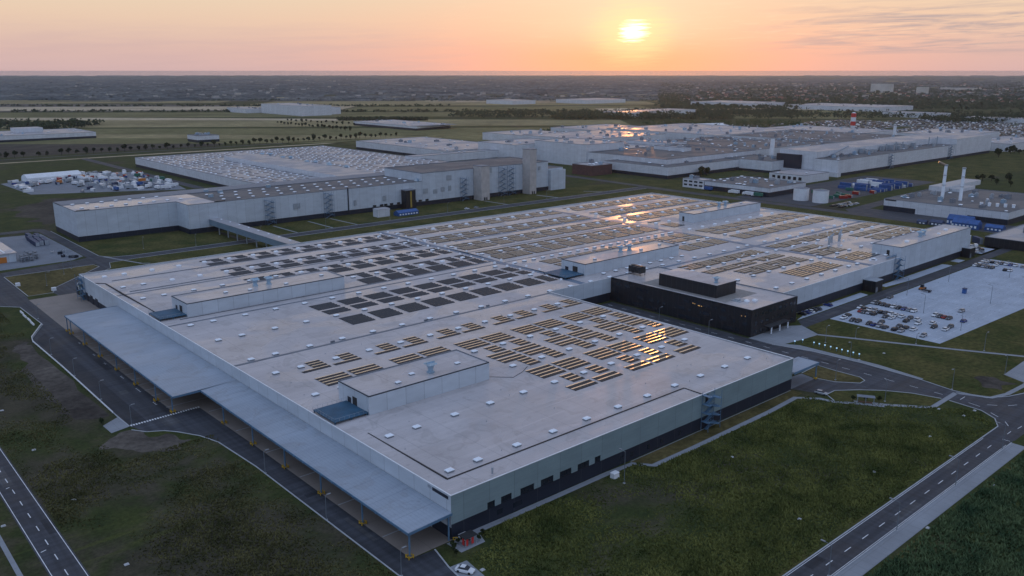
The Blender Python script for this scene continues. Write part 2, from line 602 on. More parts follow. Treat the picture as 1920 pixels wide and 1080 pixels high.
# ---- asphalt
structure("left_road", rect(33.9, 60, 40.9, 900, .02), M_ASPH)
yard_poly = [(75.2, 270), (78, 262), (82.3, 259.2), (85.1, 255.4), (89.2, 248), (91.6, 239.5), (92.9, 216.4), (92.9, 95), (101, 95), (102.4, 132.5),
             (103.4, 139.2), (105.6, 147.2), (98.9, 147.8), (98.9, 229), (98.2, 270.2), (90.1, 272.7), (89.3, 398), (89.5, 463), (90.3, 471.5),
             (91.2, 526), (91.5, 538), (40, 535), (40, 470), (76, 459.2), (83, 451.4), (83.7, 412.5), (75, 393), (74.3, 387.3), (75, 345), (75, 281)]
structure("yard_road", flat(yard_poly, .02), M_ASPH)
structure("road_strip", flat([(75.6, 271.5), (81.0, 271.5), (80.8, 397), (77, 391.5), (75.6, 387)], .03), M_ASPH2)
structure("ring_road", flat([(91.2, 526), (137.6, 527.3), (146.4, 526.5), (162.7, 528.5), (165, 528.6), (470, 529.5), (640, 529.5), (640, 540.3), (470, 540.6),
                             (164, 538.8), (152, 541.5), (147.4, 550.6), (147.4, 662), (146, 672), (141, 678), (60, 680), (60, 671), (138, 668),
                             (140.5, 662), (140.5, 550), (132, 545.5), (91.7, 538.2)], .022), M_ASPH)
structure("cross_road", flat([(138.6, 519.2), (139, 527), (146, 526.5), (142.4, 511.2), (117.5, 484.6), (114.6, 473.7), (112, 464), (103, 464), (102.5, 471.4), (105.7, 481.5)], .024), M_ASPH)
structure("back_road", flat([(641, 150), (652, 150), (653, 335), (653, 515), (661, 640), (661, 660), (650, 660), (646, 545), (640, 540), (640, 529), (641, 515)], .026), M_ASPH)
structure("branch_road", flat([(653, 330), (662, 338), (900, 352), (900, 344), (668, 326), (653, 310)], .028), M_ASPH)
structure("court_road", flat([(275, 79), (275, 86.5), (283.1, 86.5), (289.2, 89.7), (293.1, 95.3), (294.3, 106.1), (294, 108.7), (291.5, 117.7), (286.7, 125.4),
                              (280.5, 131.7), (273.5, 137), (267.8, 136.9), (264, 146.5), (263.2, 148.8), (279.2, 148.2), (281.7, 141.4), (287.3, 134.6), (291.2, 134.8),
                              (293.3, 137.7), (293, 147.5), (293.6, 155), (293.6, 270), (303.2, 270), (303.2, 181), (307.5, 165), (309, 145), (307.5, 121.4),
                              (305.1, 109), (306.5, 98.6), (313.5, 94.1), (321, 91.6), (440, 91), (440, 79)], .03), M_ASPH)
structure("right_road", rect(60, 79.2, 275, 86.5, .03), M_ASPH)
structure("service_road", flat([(333, 184.4), (600, 186.5), (600, 193), (343, 192.3), (337.4, 187.4)], .026), M_ASPH)
structure("court_paving", flat([(263.2, 156), (293.4, 156), (293.4, 270.5), (263.2, 270.5)], .018), M_CONC)
structure("plant_yard", rect(652, 205, 682, 330, .02), M_ASPH)
structure("depot_yard", rect(655, 365, 900, 440, .02), M_ASPH)

# ---- paved surfaces
structure("loading_apron", flat([(90.1, 272.7), (98.2, 270.2), (98.9, 229), (98.9, 147.8), (111.2, 147.8), (111.2, 463.5), (89.5, 463.5), (89.3, 398)], .04), M_APRON)
structure("parking_lot", flat([(356.5, 135.2), (440, 132), (548, 128), (548, 185), (356.5, 184.3)], .04), M_LOT)
structure("parking_bay", flat([(343, 193), (363, 192.9), (411, 193.2), (412.3, 198), (364, 198)], .045), M_LOT)
structure("parking_bay", flat([(433.8, 195), (459.6, 192.9), (513, 193.2), (512.2, 198.6), (434, 198.6)], .045), M_LOT)
structure("parking_bay", flat([(524, 194), (533, 194), (533, 199), (524, 199)], .045), M_LOT)
structure("parking_bay", rect(560, 195, 582, 214, .045), M_LOT)
structure("plaza", flat([(303.3, 181), (308, 177.6), (318, 176.1), (330.4, 175.1), (337.4, 187.4), (330, 192.2), (303.3, 192.2)], .042), M_PAVE)
structure("pavement", flat([(303.4, 181), (307.6, 165), (309.1, 145), (307.6, 121.4), (309.4, 121.4), (312, 140), (311, 172.6), (308, 177.6)], .05), M_PAVE)
structure("pavement", rect(60, 74.9, 273, 79.1, .05), M_PAVE)
structure("container_yard", flat([(40, 545), (92, 545), (132, 548), (140, 556), (140, 600), (139.5, 655), (100, 660), (40, 660)], .03), M_CONC)
structure("truck_yard", flat([(179, 980), (183, 875), (239, 849), (304, 817), (318, 905), (314, 1000), (262, 1040), (225, 1010)], .05), M_CONC)
structure("patch", flat([(336.4, 103.5), (358.5, 104.2), (362, 92), (331, 91.5)], .03), M_PAVE)
structure("pad", flat([(75.2, 280.6), (75.3, 269.9), (69.2, 268.2), (68.9, 276.0)], .06), M_PAVE)
structure("pad", flat([(103.4, 139.0), (108.2, 138.6), (107.3, 131), (102.3, 131)], .05), M_PAVE)
structure("pad", flat([(109.0, 147.4), (109.3, 142.0), (116.6, 142.0), (117.6, 145.0), (117.6, 147.4)], .05), M_PAVE)

def blob(poly, amp, n=7, seed=1):
    """ragged outline: each edge split and pushed about by noise"""
    out = []
    for (a, b) in zip(poly, poly[1:] + poly[:1]):
        for k in range(n):
            t = k / n
            x, y = a[0] + (b[0] - a[0]) * t, a[1] + (b[1] - a[1]) * t
            q = Vector((x * .21, y * .21, seed))
            out.append((x + amp * noise.noise(q), y + amp * noise.noise(q + Vector((9, 4, 2)))))
    return out


# ---- lawns, soil, fields
structure("lawn", flat([(91.2, 525.8), (137.6, 526.8), (138.4, 519.2), (105.7, 481.7), (102.3, 471.6), (91, 471.8)], .05), M_LAWN2)
structure("lawn", flat([(146.6, 526.0), (162.7, 528.2), (470, 529), (640, 528.6), (640.6, 380), (556, 380), (556, 454), (160, 454), (118, 470), (119, 484), (142.7, 511.2)], .012), M_LAWN)
structure("lawn", flat([(556, 150), (640.6, 150), (640.6, 380), (556, 380)], .012), M_LAWN)
structure("lawn", flat([(148, 551), (152.5, 542.2), (164, 539.2), (470, 541), (640, 540.7), (645, 560), (645, 580), (149, 604), (148, 660)], .012), M_LAWN)
structure("lawn", flat([(341, 193), (600, 193.4), (600, 202), (341, 202)], .012), M_LAWN)
structure("lawn", flat([(176, 147.4), (262.6, 147.4), (262.6, 143.2), (257, 143), (239, 142), (197, 141.6), (179, 142), (176, 146.4)], .012), M_LAWN2)
structure("lawn", flat([(267.8, 136.5), (273.5, 136.6), (280.3, 131.4), (286.4, 125.2), (291.2, 117.5), (293.7, 108.9), (285.3, 108.4), (276, 119.8), (264.6, 131.9)], .014), M_LAWN)
structure("lawn", flat([(281, 153.8), (293.2, 154.8), (292.7, 147.5), (293, 138), (291, 135.2), (287.4, 135), (282, 141.8), (280.3, 147.6)], .014), M_LAWN2)
structure("lawn", flat([(318, 175.6), (330, 174.4), (356, 120), (372, 91.6), (322, 92), (307, 99), (305.6, 109), (308, 121), (312.4, 140), (311.5, 172)], .012), M_LAWN)
structure("lawn", flat([(332, 175), (338, 186.5), (356.4, 184), (356.4, 135.2), (440, 132), (548, 128), (548, 60), (440, 91.4), (372, 91.6)], .013), M_LAWN)
structure("lawn", flat([(662, 660), (654, 520), (654, 440), (700, 440), (860, 452), (700, 560), (672, 640)], .012), M_LAWN)
structure("lawn", rect(860, 345, 1500, 455, .012), M_LAWN)
structure("lawn", rect(600, 150, 640, 205, .014), M_LAWN)
structure("soil_strip", flat(blob([(69, 283), (72.5, 285), (72.6, 383), (70, 394), (66, 380), (61, 330), (63, 292)], 4.5), .012), M_SOIL)
structure("soil_patch", flat(blob([(69, 267), (74, 267), (79, 258.5), (86, 247), (82, 242), (73, 246), (64, 258)], 3.0), .012), M_SOIL)
structure("soil_patch", flat(blob([(324.4, 109.5), (330.7, 105.7), (328.5, 97.5), (319, 98.0), (318, 104)], 3.0), .016), M_SOIL)
structure("soil_field", flat(blob([(150, 690), (300, 700), (300, 800), (178, 830), (150, 790)], 16, 9), .02), mat("ploughed_soil", (.055, .048, .042), .95, .25, .03, 0, .1, (.085, .075, .06), None, .3))
structure("soil_field", flat([(240, 1280), (520, 1272), (600, 1345), (420, 1500), (300, 1560), (230, 1440)], .06), bpy.data.materials["ploughed_soil"])


def fieldmat(name, a, b):
    return mat(name, a, .95, .2, .006, 0, .08, b, None, .25)


F_GREEN = fieldmat("field_green", (.135, .135, .06), (.20, .185, .09))
F_GOLD = fieldmat("field_stubble", (.50, .40, .22), (.62, .51, .28))
F_TAN = fieldmat("field_tan", (.42, .34, .23), (.54, .45, .31))
F_DARK = fieldmat("field_fallow", (.10, .095, .085), (.15, .135, .12))
F_OLIVE = fieldmat("field_olive", (.23, .20, .105), (.31, .265, .14))


def band(y0, y1, x0, x1, m, z, jag=0):
    a = MB()
    n = 10
    for k in range(n):
        xa, xb = x0 + (x1 - x0) * k / n, x0 + (x1 - x0) * (k + 1) / n
        w = lambda q: jag * math.sin(q * 7.3 + y0)
        a.quad((xa, y0 + w(k), z), (xb, y0 + w(k + 1), z), (xb, y1 + w(k + .5), z), (xa, y1 + w(k - .5), z))
    structure("field", a, m)


# long fields, edges roughly square to the view; (depth near, far, lateral left, right) in the sight frame
SA, CA = math.sin(HEAD), math.cos(HEAD)


def sight(dep, lat):
    return (dep * CA + lat * SA, dep * SA - lat * CA)


def sfield(d0, d1, l0, l1, m, z, skew=0.0, bend=0.0):
    a = MB()
    n = 8
    for k in range(n):
        t0, t1 = k / n, (k + 1) / n
        pa, pb = l0 + (l1 - l0) * t0, l0 + (l1 - l0) * t1
        e = lambda t, d: d * (1 + skew * t + bend * math.sin(3 * t + d))
        p = [sight(e(t0, d0), pa), sight(e(t1, d0), pb), sight(e(t1, d1), pb), sight(e(t0, d1), pa)]
        a.quad(*[(q[0], q[1], z) for q in p])
    structure("field", a, m)


sfield(1330, 1700, -1400, 150, F_GREEN, .10, .02, .01)
sfield(1480, 1540, -900, -120, F_OLIVE, .14, -.03, .01)
sfield(1720, 1980, -1600, 250, F_OLIVE, .12, .03, .02)
sfield(1985, 2080, -1700, -300, F_TAN, .14, -.02, .02)
sfield(2090, 2340, -1900, 300, F_GREEN, .16, .04, .01)
sfield(2350, 2420, -1700, -520, F_DARK, .18, .05, .01)
sfield(2430, 2780, -2200, -500, F_TAN, .18, .03, .02)
sfield(2440, 2750, -490, 420, F_GREEN, .20, .03, .01)
sfield(2800, 2960, -2300, -900, F_DARK, .22, -.02, .02)
sfield(2970, 3300, -2600, -1050, F_OLIVE, .24, .02, .02)
sfield(2830, 3200, -880, 500, F_OLIVE, .26, .05, .02)
sfield(3320, 3700, -2700, -1300, F_DARK, .28, -.03, .01)
sfield(3740, 4260, -2900, -1150, F_GOLD, .30, .02, .02)
sfield(3300, 3560, -1250, 100, F_GREEN, .30, .06, .02)
sfield(3600, 3800, -1000, -250, F_GOLD, .32, -.02, .02)
sfield(2050, 2450, 380, 1000, F_GREEN, .20, .01, .01)
sfield(2480, 2620, 250, 1100, F_TAN, .22, .02, .01)
sfield(2250, 2500, 1500, 2300, F_OLIVE, .2, .02, .01)
sfield(4600, 4750, -1400, 200, F_GOLD, .34, .02, .02)
sfield(5300, 5420, -900, -100, F_GOLD, .36, -.03, .02)
sfield(4900, 5000, -3000, -1800, F_TAN, .36, .02, .02)
sfield(6200, 6500, 300, 900, F_TAN, .38, .02, .02)
sfield(5700, 5900, 2600, 3500, F_OLIVE, .38, .02, .02)
sfield(7600, 7900, 2300, 3900, F_TAN, .40, .01, .02)

rfld = random.Random(77)
for k in range(120):
    t_ = rfld.random()
    d_ = 1 / (1 / 3100 + (1 / 11000 - 1 / 3100) * t_)
    l_ = d_ * rfld.uniform(-.66, .5)
    sfield(d_, d_ * (1 + rfld.uniform(.02, .07)), l_, l_ + d_ * rfld.uniform(.06, .22), rfld.choice((F_TAN, F_OLIVE, F_OLIVE, F_GREEN, F_DARK, F_GOLD)), .45 + k * .012, rfld.uniform(-.03, .03), .008)

# ---- kerbs
KERBS = [
    [(76, 459.1), (83, 451.4), (83.7, 412.5), (75, 392.8), (74.3, 387.3), (74.9, 345), (74.9, 281), (75.2, 270)],
    [(74.8, 266.7), (77.8, 262), (82.3, 259.2), (85.1, 255.5), (89.2, 247.9), (91.6, 239.5), (92.9, 216.4), (92.9, 95)],
    [(105.4, 147.2), (103.4, 139.2), (102.4, 132.5), (101, 95)],
    [(91.2, 526), (137.6, 527.1), (138.6, 519.2), (105.7, 481.5), (102.5, 471.4), (91, 471.5), (91.2, 526)],
    [(113.5, 466), (117.5, 484.6), (142.5, 511.2), (146.4, 526.5), (162.7, 528.6), (640, 529.4)],
    [(147.5, 661), (147.5, 550.6), (152, 541.8), (164, 538.9), (470, 540.8), (640, 540.5)],
    [(280.1, 147.4), (281.7, 141.4), (287.3, 134.6), (291.2, 134.8), (293.3, 137.7), (293.1, 147.5), (293.6, 155), (281, 154.3)],
    [(264.1, 131.9), (267.8, 136.9), (273.5, 137), (280.5, 131.7), (286.7, 125.4), (291.5, 117.7), (294.1, 108.7)],
    [(294.3, 106.1), (293.1, 95.3), (289.2, 89.7), (283.1, 86.6), (60, 86.6)],
    [(303.3, 181), (307.5, 165), (309, 145), (307.5, 121.4), (305.1, 109.1), (306.5, 98.6), (313.5, 94.1), (321, 91.6), (440, 91.1)],
    [(60, 79.1), (273, 79.1)],
]
for kp in KERBS:
    structure("kerb", MB().ribbon(kp, .32, 0.02, .14), M_KERB)

# ---- footpaths
for pth, w in (([(112, 147.3), (129, 146.9), (165.6, 146.8), (175.4, 146.2), (179.1, 141.4), (197, 141.2), (239, 141.6), (257, 142.6), (262.6, 136.2), (263.4, 131.4), (274.2, 118.6), (283.3, 107.6)], 1.9),
               ([(283.3, 107.3), (303.4, 107.6)], 1.8), ([(330, 175.3), (337, 161.7), (347, 141), (354.3, 126.4), (365, 106), (373, 91.2)], 2.0),
               ([(303.4, 107.6), (308, 97.6), (316, 95.2), (330, 94.4), (440, 94)], 1.8),
               ([(275.5, 577), (275.9, 541)], 1.5), ([(304.2, 578), (304.2, 541)], 1.5), ([(323, 578), (324.5, 541)], 1.5), ([(470, 570), (472, 541)], 2.0), ([(529, 566), (532, 541)], 3.0), ([(580, 556), (590, 541)], 2.0),
               ([(29.0, 260), (29.0, 120)], 1.1), ([(149, 546), (160, 512), (164, 509)], 1.6), ([(176, 147.5), (262, 147.5)], .35)):
    structure("footpath", MB().ribbon(pth, w, .055), M_PAVE)
structure("footpath", MB().ribbon([(235.5, 578), (236, 541)], 3.4, .03), M_SOIL)

# ---- mown verges along the kerbs
for pts_, w_, o_ in ((KERBS[1][3:], 2.6, 1.7), (KERBS[8][3:], 2.4, -1.6), (KERBS[10], 1.8, -6.2)):
    structure("verge", MB().ribbon(pts_, w_, .016, 0, o_), M_LAWN)
structure("field_road", flat([(100, 1196), (900, 1196), (900, 1206), (100, 1206)], .1), F_TAN)
structure("field_road", flat([(150, 1243), (900, 1243), (900, 1251), (150, 1251)], .1), M_ASPH)
structure("field_road", flat([(312, 816), (322, 816), (322, 1200), (312, 1200)], .1), M_ASPH)

rpt = random.Random(15)
for (x_, y_, a_, b_) in ((84, 262, 5, 9), (95, 190, 4, 2.2), (96.5, 160, 1.2, 14), (86, 330, 2.4, 17), (82, 300, 3, 4), (299, 150, 2.2, 9), (300.5, 200, 3, 12), (296, 235, 2.5, 6), (200, 80.4, 14, 2.2), (240, 84, 9, 2.2),
                       (165, 83.6, 6, 2.4), (38.6, 215, 2.2, 9), (35.6, 250, 2.6, 14), (120, 530, 9, 4), (300, 532, 30, 2.2), (430, 536, 22, 2.4), (420, 188, 24, 2.2), (360, 187, 12, 2.6)):
    structure("road_patch", rect(x_, y_, x_ + a_, y_ + b_, .034), M_ASPH2 if rpt.random() < .6 else M_ASPH3)

# ---- painted markings
mk = MB()
y = 100
while y < 420:
    mk.ribbon([(37.2, y + .3), (37.2, y + 3.3)], .22, .045)
    y += 8.45
structure("road_marking", mk, M_PAINT)
structure("road_marking", MB().ribbon([(34.35, 60), (34.35, 900)], .16, .045).ribbon([(40.45, 60), (40.45, 900)], .16, .045), M_PAINT)
structure("road_marking", MB().ribbon([(35.0, 207.6), (36.2, 208.0)], .3, .045).ribbon([(36.0, 248.6), (36.9, 249.0)], .25, .045), M_PAINT)
mk = MB()
x = 100.0
while x < 270:
    mk.ribbon([(x, 82.5), (x + 3, 82.5)], .2, .045)
    x += 8.6
structure("road_marking", mk, M_PAINT)
structure("road_marking", MB().ribbon([(60, 86.15), (270, 86.15)], .14, .045).ribbon([(60, 79.6), (270, 79.6)], .14, .045), M_PAINT)
mk = MB()
y = 110.0
while y < 265:
    mk.ribbon([(298.4, y), (298.4, y + 3)], .2, .045)
    y += 8.6
structure("road_marking", mk, M_PAINT)
mk = MB()
for (a, b) in (((286, 84.5), (289, 86.5)), ((291.5, 89.5), (293.5, 92.5)), ((296.5, 97), (297.3, 101)), ((279, 82.4), (282, 82.4)), ((286, 81.8), (289, 81.6)),
               ((300, 96), (302, 93.5)), ((304.5, 91), (307.5, 89.2)), ((312, 87.4), (315, 86.6)), ((320, 85.6), (323, 85.3)), ((298, 104), (302, 104)), ((273.8, 79.8), (273.8, 82))):
    mk.ribbon([a, b], .2, .046)
structure("road_marking", mk, M_PAINT)
mk = MB()
for k in range(27):                                          # dashed stop bar across the loading yard
    x0 = 75.6 + k * .855
    yy = 269.9 + (x0 - 75.6) * .048
    mk.quad((x0, yy - .2, .05), (x0 + .5, yy - .18, .05), (x0 + .5, yy + .95, .05), (x0, yy + .93, .05))
structure("yard_marking", mk, M_PAINT)
mk = MB()
for (yy, n) in ((317, 3), (299, 4), (283, 3), (338, 2), (352, 2), (372, 2)):
    for k in range(n):
        mk.ribbon([(87.9, yy + k * 1.3), (88.5, yy + k * 1.3 + .2)], .35, .05)
structure("yard_marking", mk, M_PAINT)
mk = MB()
for xr in (359.6, 365, 374.6, 380.2, 386, 394.4, 400, 413, 419, 432, 438, 451, 457, 470, 476, 489, 495, 508, 514, 521, 536):
    for yy in range(138, 183, 5):
        mk.ribbon([(xr - 2.3, yy + .5), (xr + 2.3, yy + .5)], .12, .06)
structure("parking_marking", mk, M_PAINT)
mk = MB()
for xr in (407, 426, 445, 464, 483, 502):
    for k in range(24):
        mk.quad(*[(xr + dx, 137 + k * 1.9 + dy, .062) for dx, dy in ((0, 0), (.5, 0), (.5, .35), (0, .35))])
structure("parking_marking", mk, M_ASPH2)

# ================================================================== MAIN HALLS
RZ_PTS = [(140, 11.25), (148, 11.25), (212, 11.7), (272, 11.15), (303, 11.6), (334, 11.15), (366, 11.6), (398, 11.1), (425, 11.5), (452, 11.2), (460, 11.2)]


def roof_z(y):
    for (a, za), (b, zb) in zip(RZ_PTS, RZ_PTS[1:]):
        if a <= y <= b:
            return za + (zb - za) * (y - a) / (b - a)
    return 11.3


def roof_strip(mb, x0, x1, y0, y1):
    ys = [y0] + [p[0] for p in RZ_PTS if y0 < p[0] < y1] + [y1]
    for a, b in zip(ys, ys[1:]):
        mb.quad((x0, a, roof_z(a)), (x1, a, roof_z(a)), (x1, b, roof_z(b)), (x0, b, roof_z(b)))


def upper_wall(mb, poly, z0, z1):
    mb.walls(poly, z0, z1)


SK_COLS = [128.3 + 13.65 * k for k in range(31)]
SK_ROWS = [159, 186.5, 207, 228, 255, 274, 302, 329, 356.5, 384, 411, 439]


def skylight_mb(x, y, z):
    """kerbed upstand under a shallow lifted dome lid"""
    m1 = MB().box(x - 1.05, y - .72, z - .05, x + 1.05, y + .72, z + .42)
    m1.frus(x - 1.12, y - .80, z + .42, x + 1.12, y + .80, z + .62, .06, .05)
    m1.frus(x - 1.06, y - .75, z + .62, x + 1.06, y + .75, z + .86, .38, .30)
    return m1


def skylights(owner, spots):
    proto = {}
    for (x, y) in spots[:100]:
        rz = roof_z(y)
        me = skylight_proto()
        o = bpy.data.objects.new("skylight", me)
        o.parent = owner
        o.location = Vector((x, y, rz)) - owner.location
        COL.objects.link(o)
    if len(spots) > 100:
        rest = MB()
        for (x, y) in spots[100:]:
            a = skylight_mb(x, y, roof_z(y))
            i = len(rest.v)
            rest.v += a.v
            rest.f += [tuple(i + q for q in f) for f in a.f]
        o = part(owner, "skylights", rest, M_SKYL)
        o['kind'] = 'stuff'


_sp = []


def skylight_proto():
    if not _sp:
        me = skylight_mb(0, 0, 0).mesh("skylight", M_KERBUP)
        me.materials.append(M_SKYL)
        for p in me.polygons:
            p.material_index = 1 if p.index >= 6 else 0
        _sp.append(me)
    return _sp[0]


def cowl(owner, x, y, z, s=1.0, pair=True):
    """roof ventilator: a tapering funnel with a square hood on a curb"""
    for k in range(2 if pair else 1):
        xx = x + k * 6.0
        m1 = MB().box(xx - .9 * s, y - .9 * s, z, xx + .9 * s, y + .9 * s, z + .7 * s)
        m1.cyl(xx, y, z + .7 * s, z + 1.7 * s, .85 * s, 10, .95 * s)
        m1.cyl(xx, y, z + 1.7 * s, z + 2.9 * s, .95 * s, 10, 1.55 * s)
        m1.frus(xx - 1.6 * s, y - 1.6 * s, z + 2.9 * s, xx + 1.6 * s, y + 1.6 * s, z + 3.4 * s, .15, .15)
        m1.box(xx - 1.6 * s, y - .12, z + 3.4 * s, xx + 1.6 * s, y + .12, z + 3.7 * s)
        part(owner, "roof_ventilator", m1, M_COWL)


def roof_house(owner, x0, y0, x1, y1, z0, z1, cowls, platform=None, doors=(), hatches=()):
    """long plant house on the roof, with its roof, doors, ventilators and steel platform"""
    hs = part(owner, "roof_house", MB().walls([(x0, y0), (x1, y0), (x1, y1), (x0, y1)], z0 - .6, z1), M_CLAD)
    e = .25
    part(hs, "house_roof", rect(x0 + e, y0 + e, x1 - e, y1 - e, z1 - .25), M_ROOF)
    cp = MB()
    for a, b, c, d in ((x0, y0, x1, y0 + e), (x0, y1 - e, x1, y1), (x0, y0 + e, x0 + e, y1 - e), (x1 - e, y0 + e, x1, y1 - e)):
        cp.box(a, b, z1 - .3, c, d, z1 + .06)
    part(hs, "house_coping", cp, M_KERBUP)
    for (yy, w, hh, m) in doors:
        part(hs, "house_door", MB().box(x0 - .10, yy, z0, x0 + .05, yy + w, z0 + hh), m)
    for (xx, yy) in cowls:
        cowl(hs, xx, yy, z1 - .25, 1.0, False)
    for (xx, yy) in hatches:
        o = bpy.data.objects.new("house_skylight", skylight_proto())
        o.parent = hs
        o.scale = (.8, .8, .8)
        o.location = Vector((xx, yy, z1 - .25)) - owner.location
        COL.objects.link(o)
    if platform:
        a, b, c, d = platform
        pm = MB().box(a, b, z0 + .75, c, d, z0 + .9)
        for px, py in ((a + .3, b + .3), (c - .3, b + .3), (a + .3, d - .3), (c - .3, d - .3), ((a + c) / 2, b + .3)):
            pm.box(px - .15, py - .15, z0 - .6, px + .15, py + .15, z0 + .75)
        part(hs, "service_platform", pm, M_TEAL)
        rl = MB()
        for (p, q) in (((a, b), (c, b)), ((a, b), (a, d)), ((a, d), (c, d))):
            n = max(2, int((Vector(q) - Vector(p)).length / 1.5))
            rl.tube((*p, z0 + 1.9), (*q, z0 + 1.9), .03, 4)
            for k in range(n + 1):
                t = k / n
                xx, yy = p[0] + (q[0] - p[0]) * t, p[1] + (q[1] - p[1]) * t
                rl.tube((xx, yy, z0 + .9), (xx, yy, z0 + 1.9), .03, 4)
        part(hs, "platform_railing", rl, M_STEEL)
    return hs


def fire_stair(owner, x, y, z, side='y', w=3.2, depth=2.6, floors=4):
    """steel scissor stair against a wall; the wall is at Y (side y) or X"""
    fl, st, rails = MB(), MB(), []

    def P(a, b, c):
        return (x + a, y - b, c) if side == 'y' else (x - b, y + a, c)
    dz = z / floors
    for k in range(floors):
        rl = MB()
        rails.append(rl)
        z1 = (k + 1) * dz
        c0 = [P(-w / 2 - 1.2, .1, z1), P(-w / 2 - 1.2, depth, z1)]
        for (a0, a1) in (((-w / 2 - 1.4), (-w / 2)), ((w / 2), (w / 2 + 1.4))):
            p, q = P(a0, .1, 0), P(a1, depth, 0)
            zz = z1 if a0 < 0 else z1 - dz / 2
            fl.box(min(p[0], q[0]), min(p[1], q[1]), zz - .08, max(p[0], q[0]), max(p[1], q[1]), zz)
            for b in (depth, .2):
                rl.tube(P(a0, b, zz + 1.05), P(a1, b, zz + 1.05), .04, 4)
                rl.tube(P(a0, b, zz), P(a0, b, zz + 1.05), .04, 4)
        for (s0, s1, za, zb, b) in ((-w / 2, w / 2, z1 - dz, z1 - dz / 2, depth * .3), (w / 2, -w / 2, z1 - dz / 2, z1, depth * .72)):
            nst = 7
            for j in range(nst):
                t0, t1 = j / nst, (j + 1) / nst
                p, q = P(s0 + (s1 - s0) * t0, b - .5, 0), P(s0 + (s1 - s0) * t1, b + .5, 0)
                zz = za + (zb - za) * t1
                st.box(min(p[0], q[0]), min(p[1], q[1]), zz - .22, max(p[0], q[0]), max(p[1], q[1]), zz)
            rl.tube(P(s0, b + .5, za + 1.0), P(s1, b + .5, zb + 1.0), .05, 4)
    for a in (-w / 2 - 1.35, w / 2 + 1.35):
        for b in (.25, depth - .05):
            fl.tube(P(a, b, 0), P(a, b, z + 1), .08, 5)
    s = part(owner, "fire_stair", fl, M_BSTEEL)
    part(s, "stair_flight", st, M_BSTEEL)
    for rl in rails:
        part(s, "stair_railing", rl, M_BSTEEL)
    return s


# ------------------------------------------------------------------ front hall
FX0, FX1, FY0, FY1 = 111.0, 263.0, 148.0, 452.5
CY, LX = 272.4, 287.0
hall = thing("factory_hall", "nearest pale factory hall, loading canopy along its left wall, solar panels on its roof", "factory hall", (FX0, FY0, 0))
outline = [(FX0, FY0), (FX1, FY0), (FX1, CY), (LX, CY), (LX, FY1), (FX0, FY1)]
wl = MB()
# facade with window notches: y = FY0, windows cut above the plinth
wins = [(122.3, 124.8), (126.8, 130.4), (133.4, 138.2), (140.6, 145.2), (147.6, 152.0), (154.4, 159.0), (161.2, 163.6)]
PL, WT, TOP = 4.05, 5.85, 11.75
xs = [FX0] + [v for w_ in wins for v in w_] + [FX1]
wl.quad((FX0, FY0, WT), (FX1, FY0, WT), (FX1, FY0, TOP), (FX0, FY0, TOP))
for k in range(0, len(xs), 2):
    wl.quad((xs[k], FY0, PL), (xs[k + 1], FY0, PL), (xs[k + 1], FY0, WT), (xs[k], FY0, WT))
for (a, b) in wins:
    wl.quad((a, FY0, WT), (a, FY0 + .3, WT), (b, FY0 + .3, WT), (b, FY0, WT))
    wl.quad((a, FY0, PL), (a, FY0 + .3, PL), (a, FY0 + .3, WT), (a, FY0, WT))
    wl.quad((b, FY0 + .3, PL), (b, FY0, PL), (b, FY0, WT), (b, FY0 + .3, WT))
part(hall, "front_wall", wl, M_CLADF)
wl = MB()
for a, b in zip(outline[1:], outline[2:] + outline[:1]):
    if b == outline[0]:
        wl.quad((FX0, FY1, 3.2), (FX0, FY0, 3.2), (FX0, FY0, TOP), (FX0, FY1, TOP))
    elif a[0] == LX and b[0] == LX:
        continue
    elif a[1] == CY:
        wl.quad((a[0], a[1], 4.2), (b[0], b[1], 4.2), (b[0], b[1], TOP), (a[0], a[1], TOP))
    else:
        wl.quad((a[0], a[1], PL), (b[0], b[1], PL), (b[0], b[1], TOP), (a[0], a[1], TOP))
part(hall, "side_wall", wl, M_CLAD)
pl = MB()
e = .06
for a, b in zip(outline, outline[1:] + outline[:1]):
    if a[0] == LX and b[0] == LX:
        continue
    z1 = 3.2 if b == outline[0] else (4.2 if a[1] == CY and b[1] == CY else PL)
    dx = e if (a[0] == b[0] == FX0) else (-e if a[0] == b[0] else 0)
    dy = e if (a[1] == b[1] and a[1] < 300) else (-e if a[1] == b[1] else 0)
    pl.quad((a[0] + dx, a[1] + dy, 0), (b[0] + dx, b[1] + dy, 0), (b[0] + dx, b[1] + dy, z1), (a[0] + dx, a[1] + dy, z1))
part(hall, "plinth", pl, M_DARK)
for (a, b) in wins:
    w_ = part(hall, "window", MB().quad((a, FY0 + .28, PL), (b, FY0 + .28, PL), (b, FY0 + .28, WT), (a, FY0 + .28, WT)), M_GLASS)
    fr = MB().box(a, FY0 + .18, PL, b, FY0 + .27, PL + .1).box(a, FY0 + .18, WT - .1, b, FY0 + .27, WT - .002)
    n = max(1, int((b - a) / 1.2))
    for k in range(n + 1):
        xx = a + .05 + (b - a - .1) * k / n
        fr.box(xx - .045, FY0 + .18, PL + .1, xx + .045, FY0 + .27, WT - .1)
    part(w_, "window_frame", fr, M_DARK)
for (a, b) in ((172, 173.2), (176.5, 177.6), (184, 185), (190.2, 191.4), (199, 200), (125.5, 127.3), (131, 134)):
    w_ = part(hall, "low_window", MB().box(a, FY0 - .02, 1.3, b, FY0 + .1, 2.6), M_GLASS)
rf = MB()
roof_strip(rf, FX0 + .3, FX1 - .3, FY0 + .3, CY)
roof_strip(rf, FX0 + .3, 285.2, CY, FY1 - .3)
rfo = part(hall, "roof", rf, M_ROOF)
cp = MB()
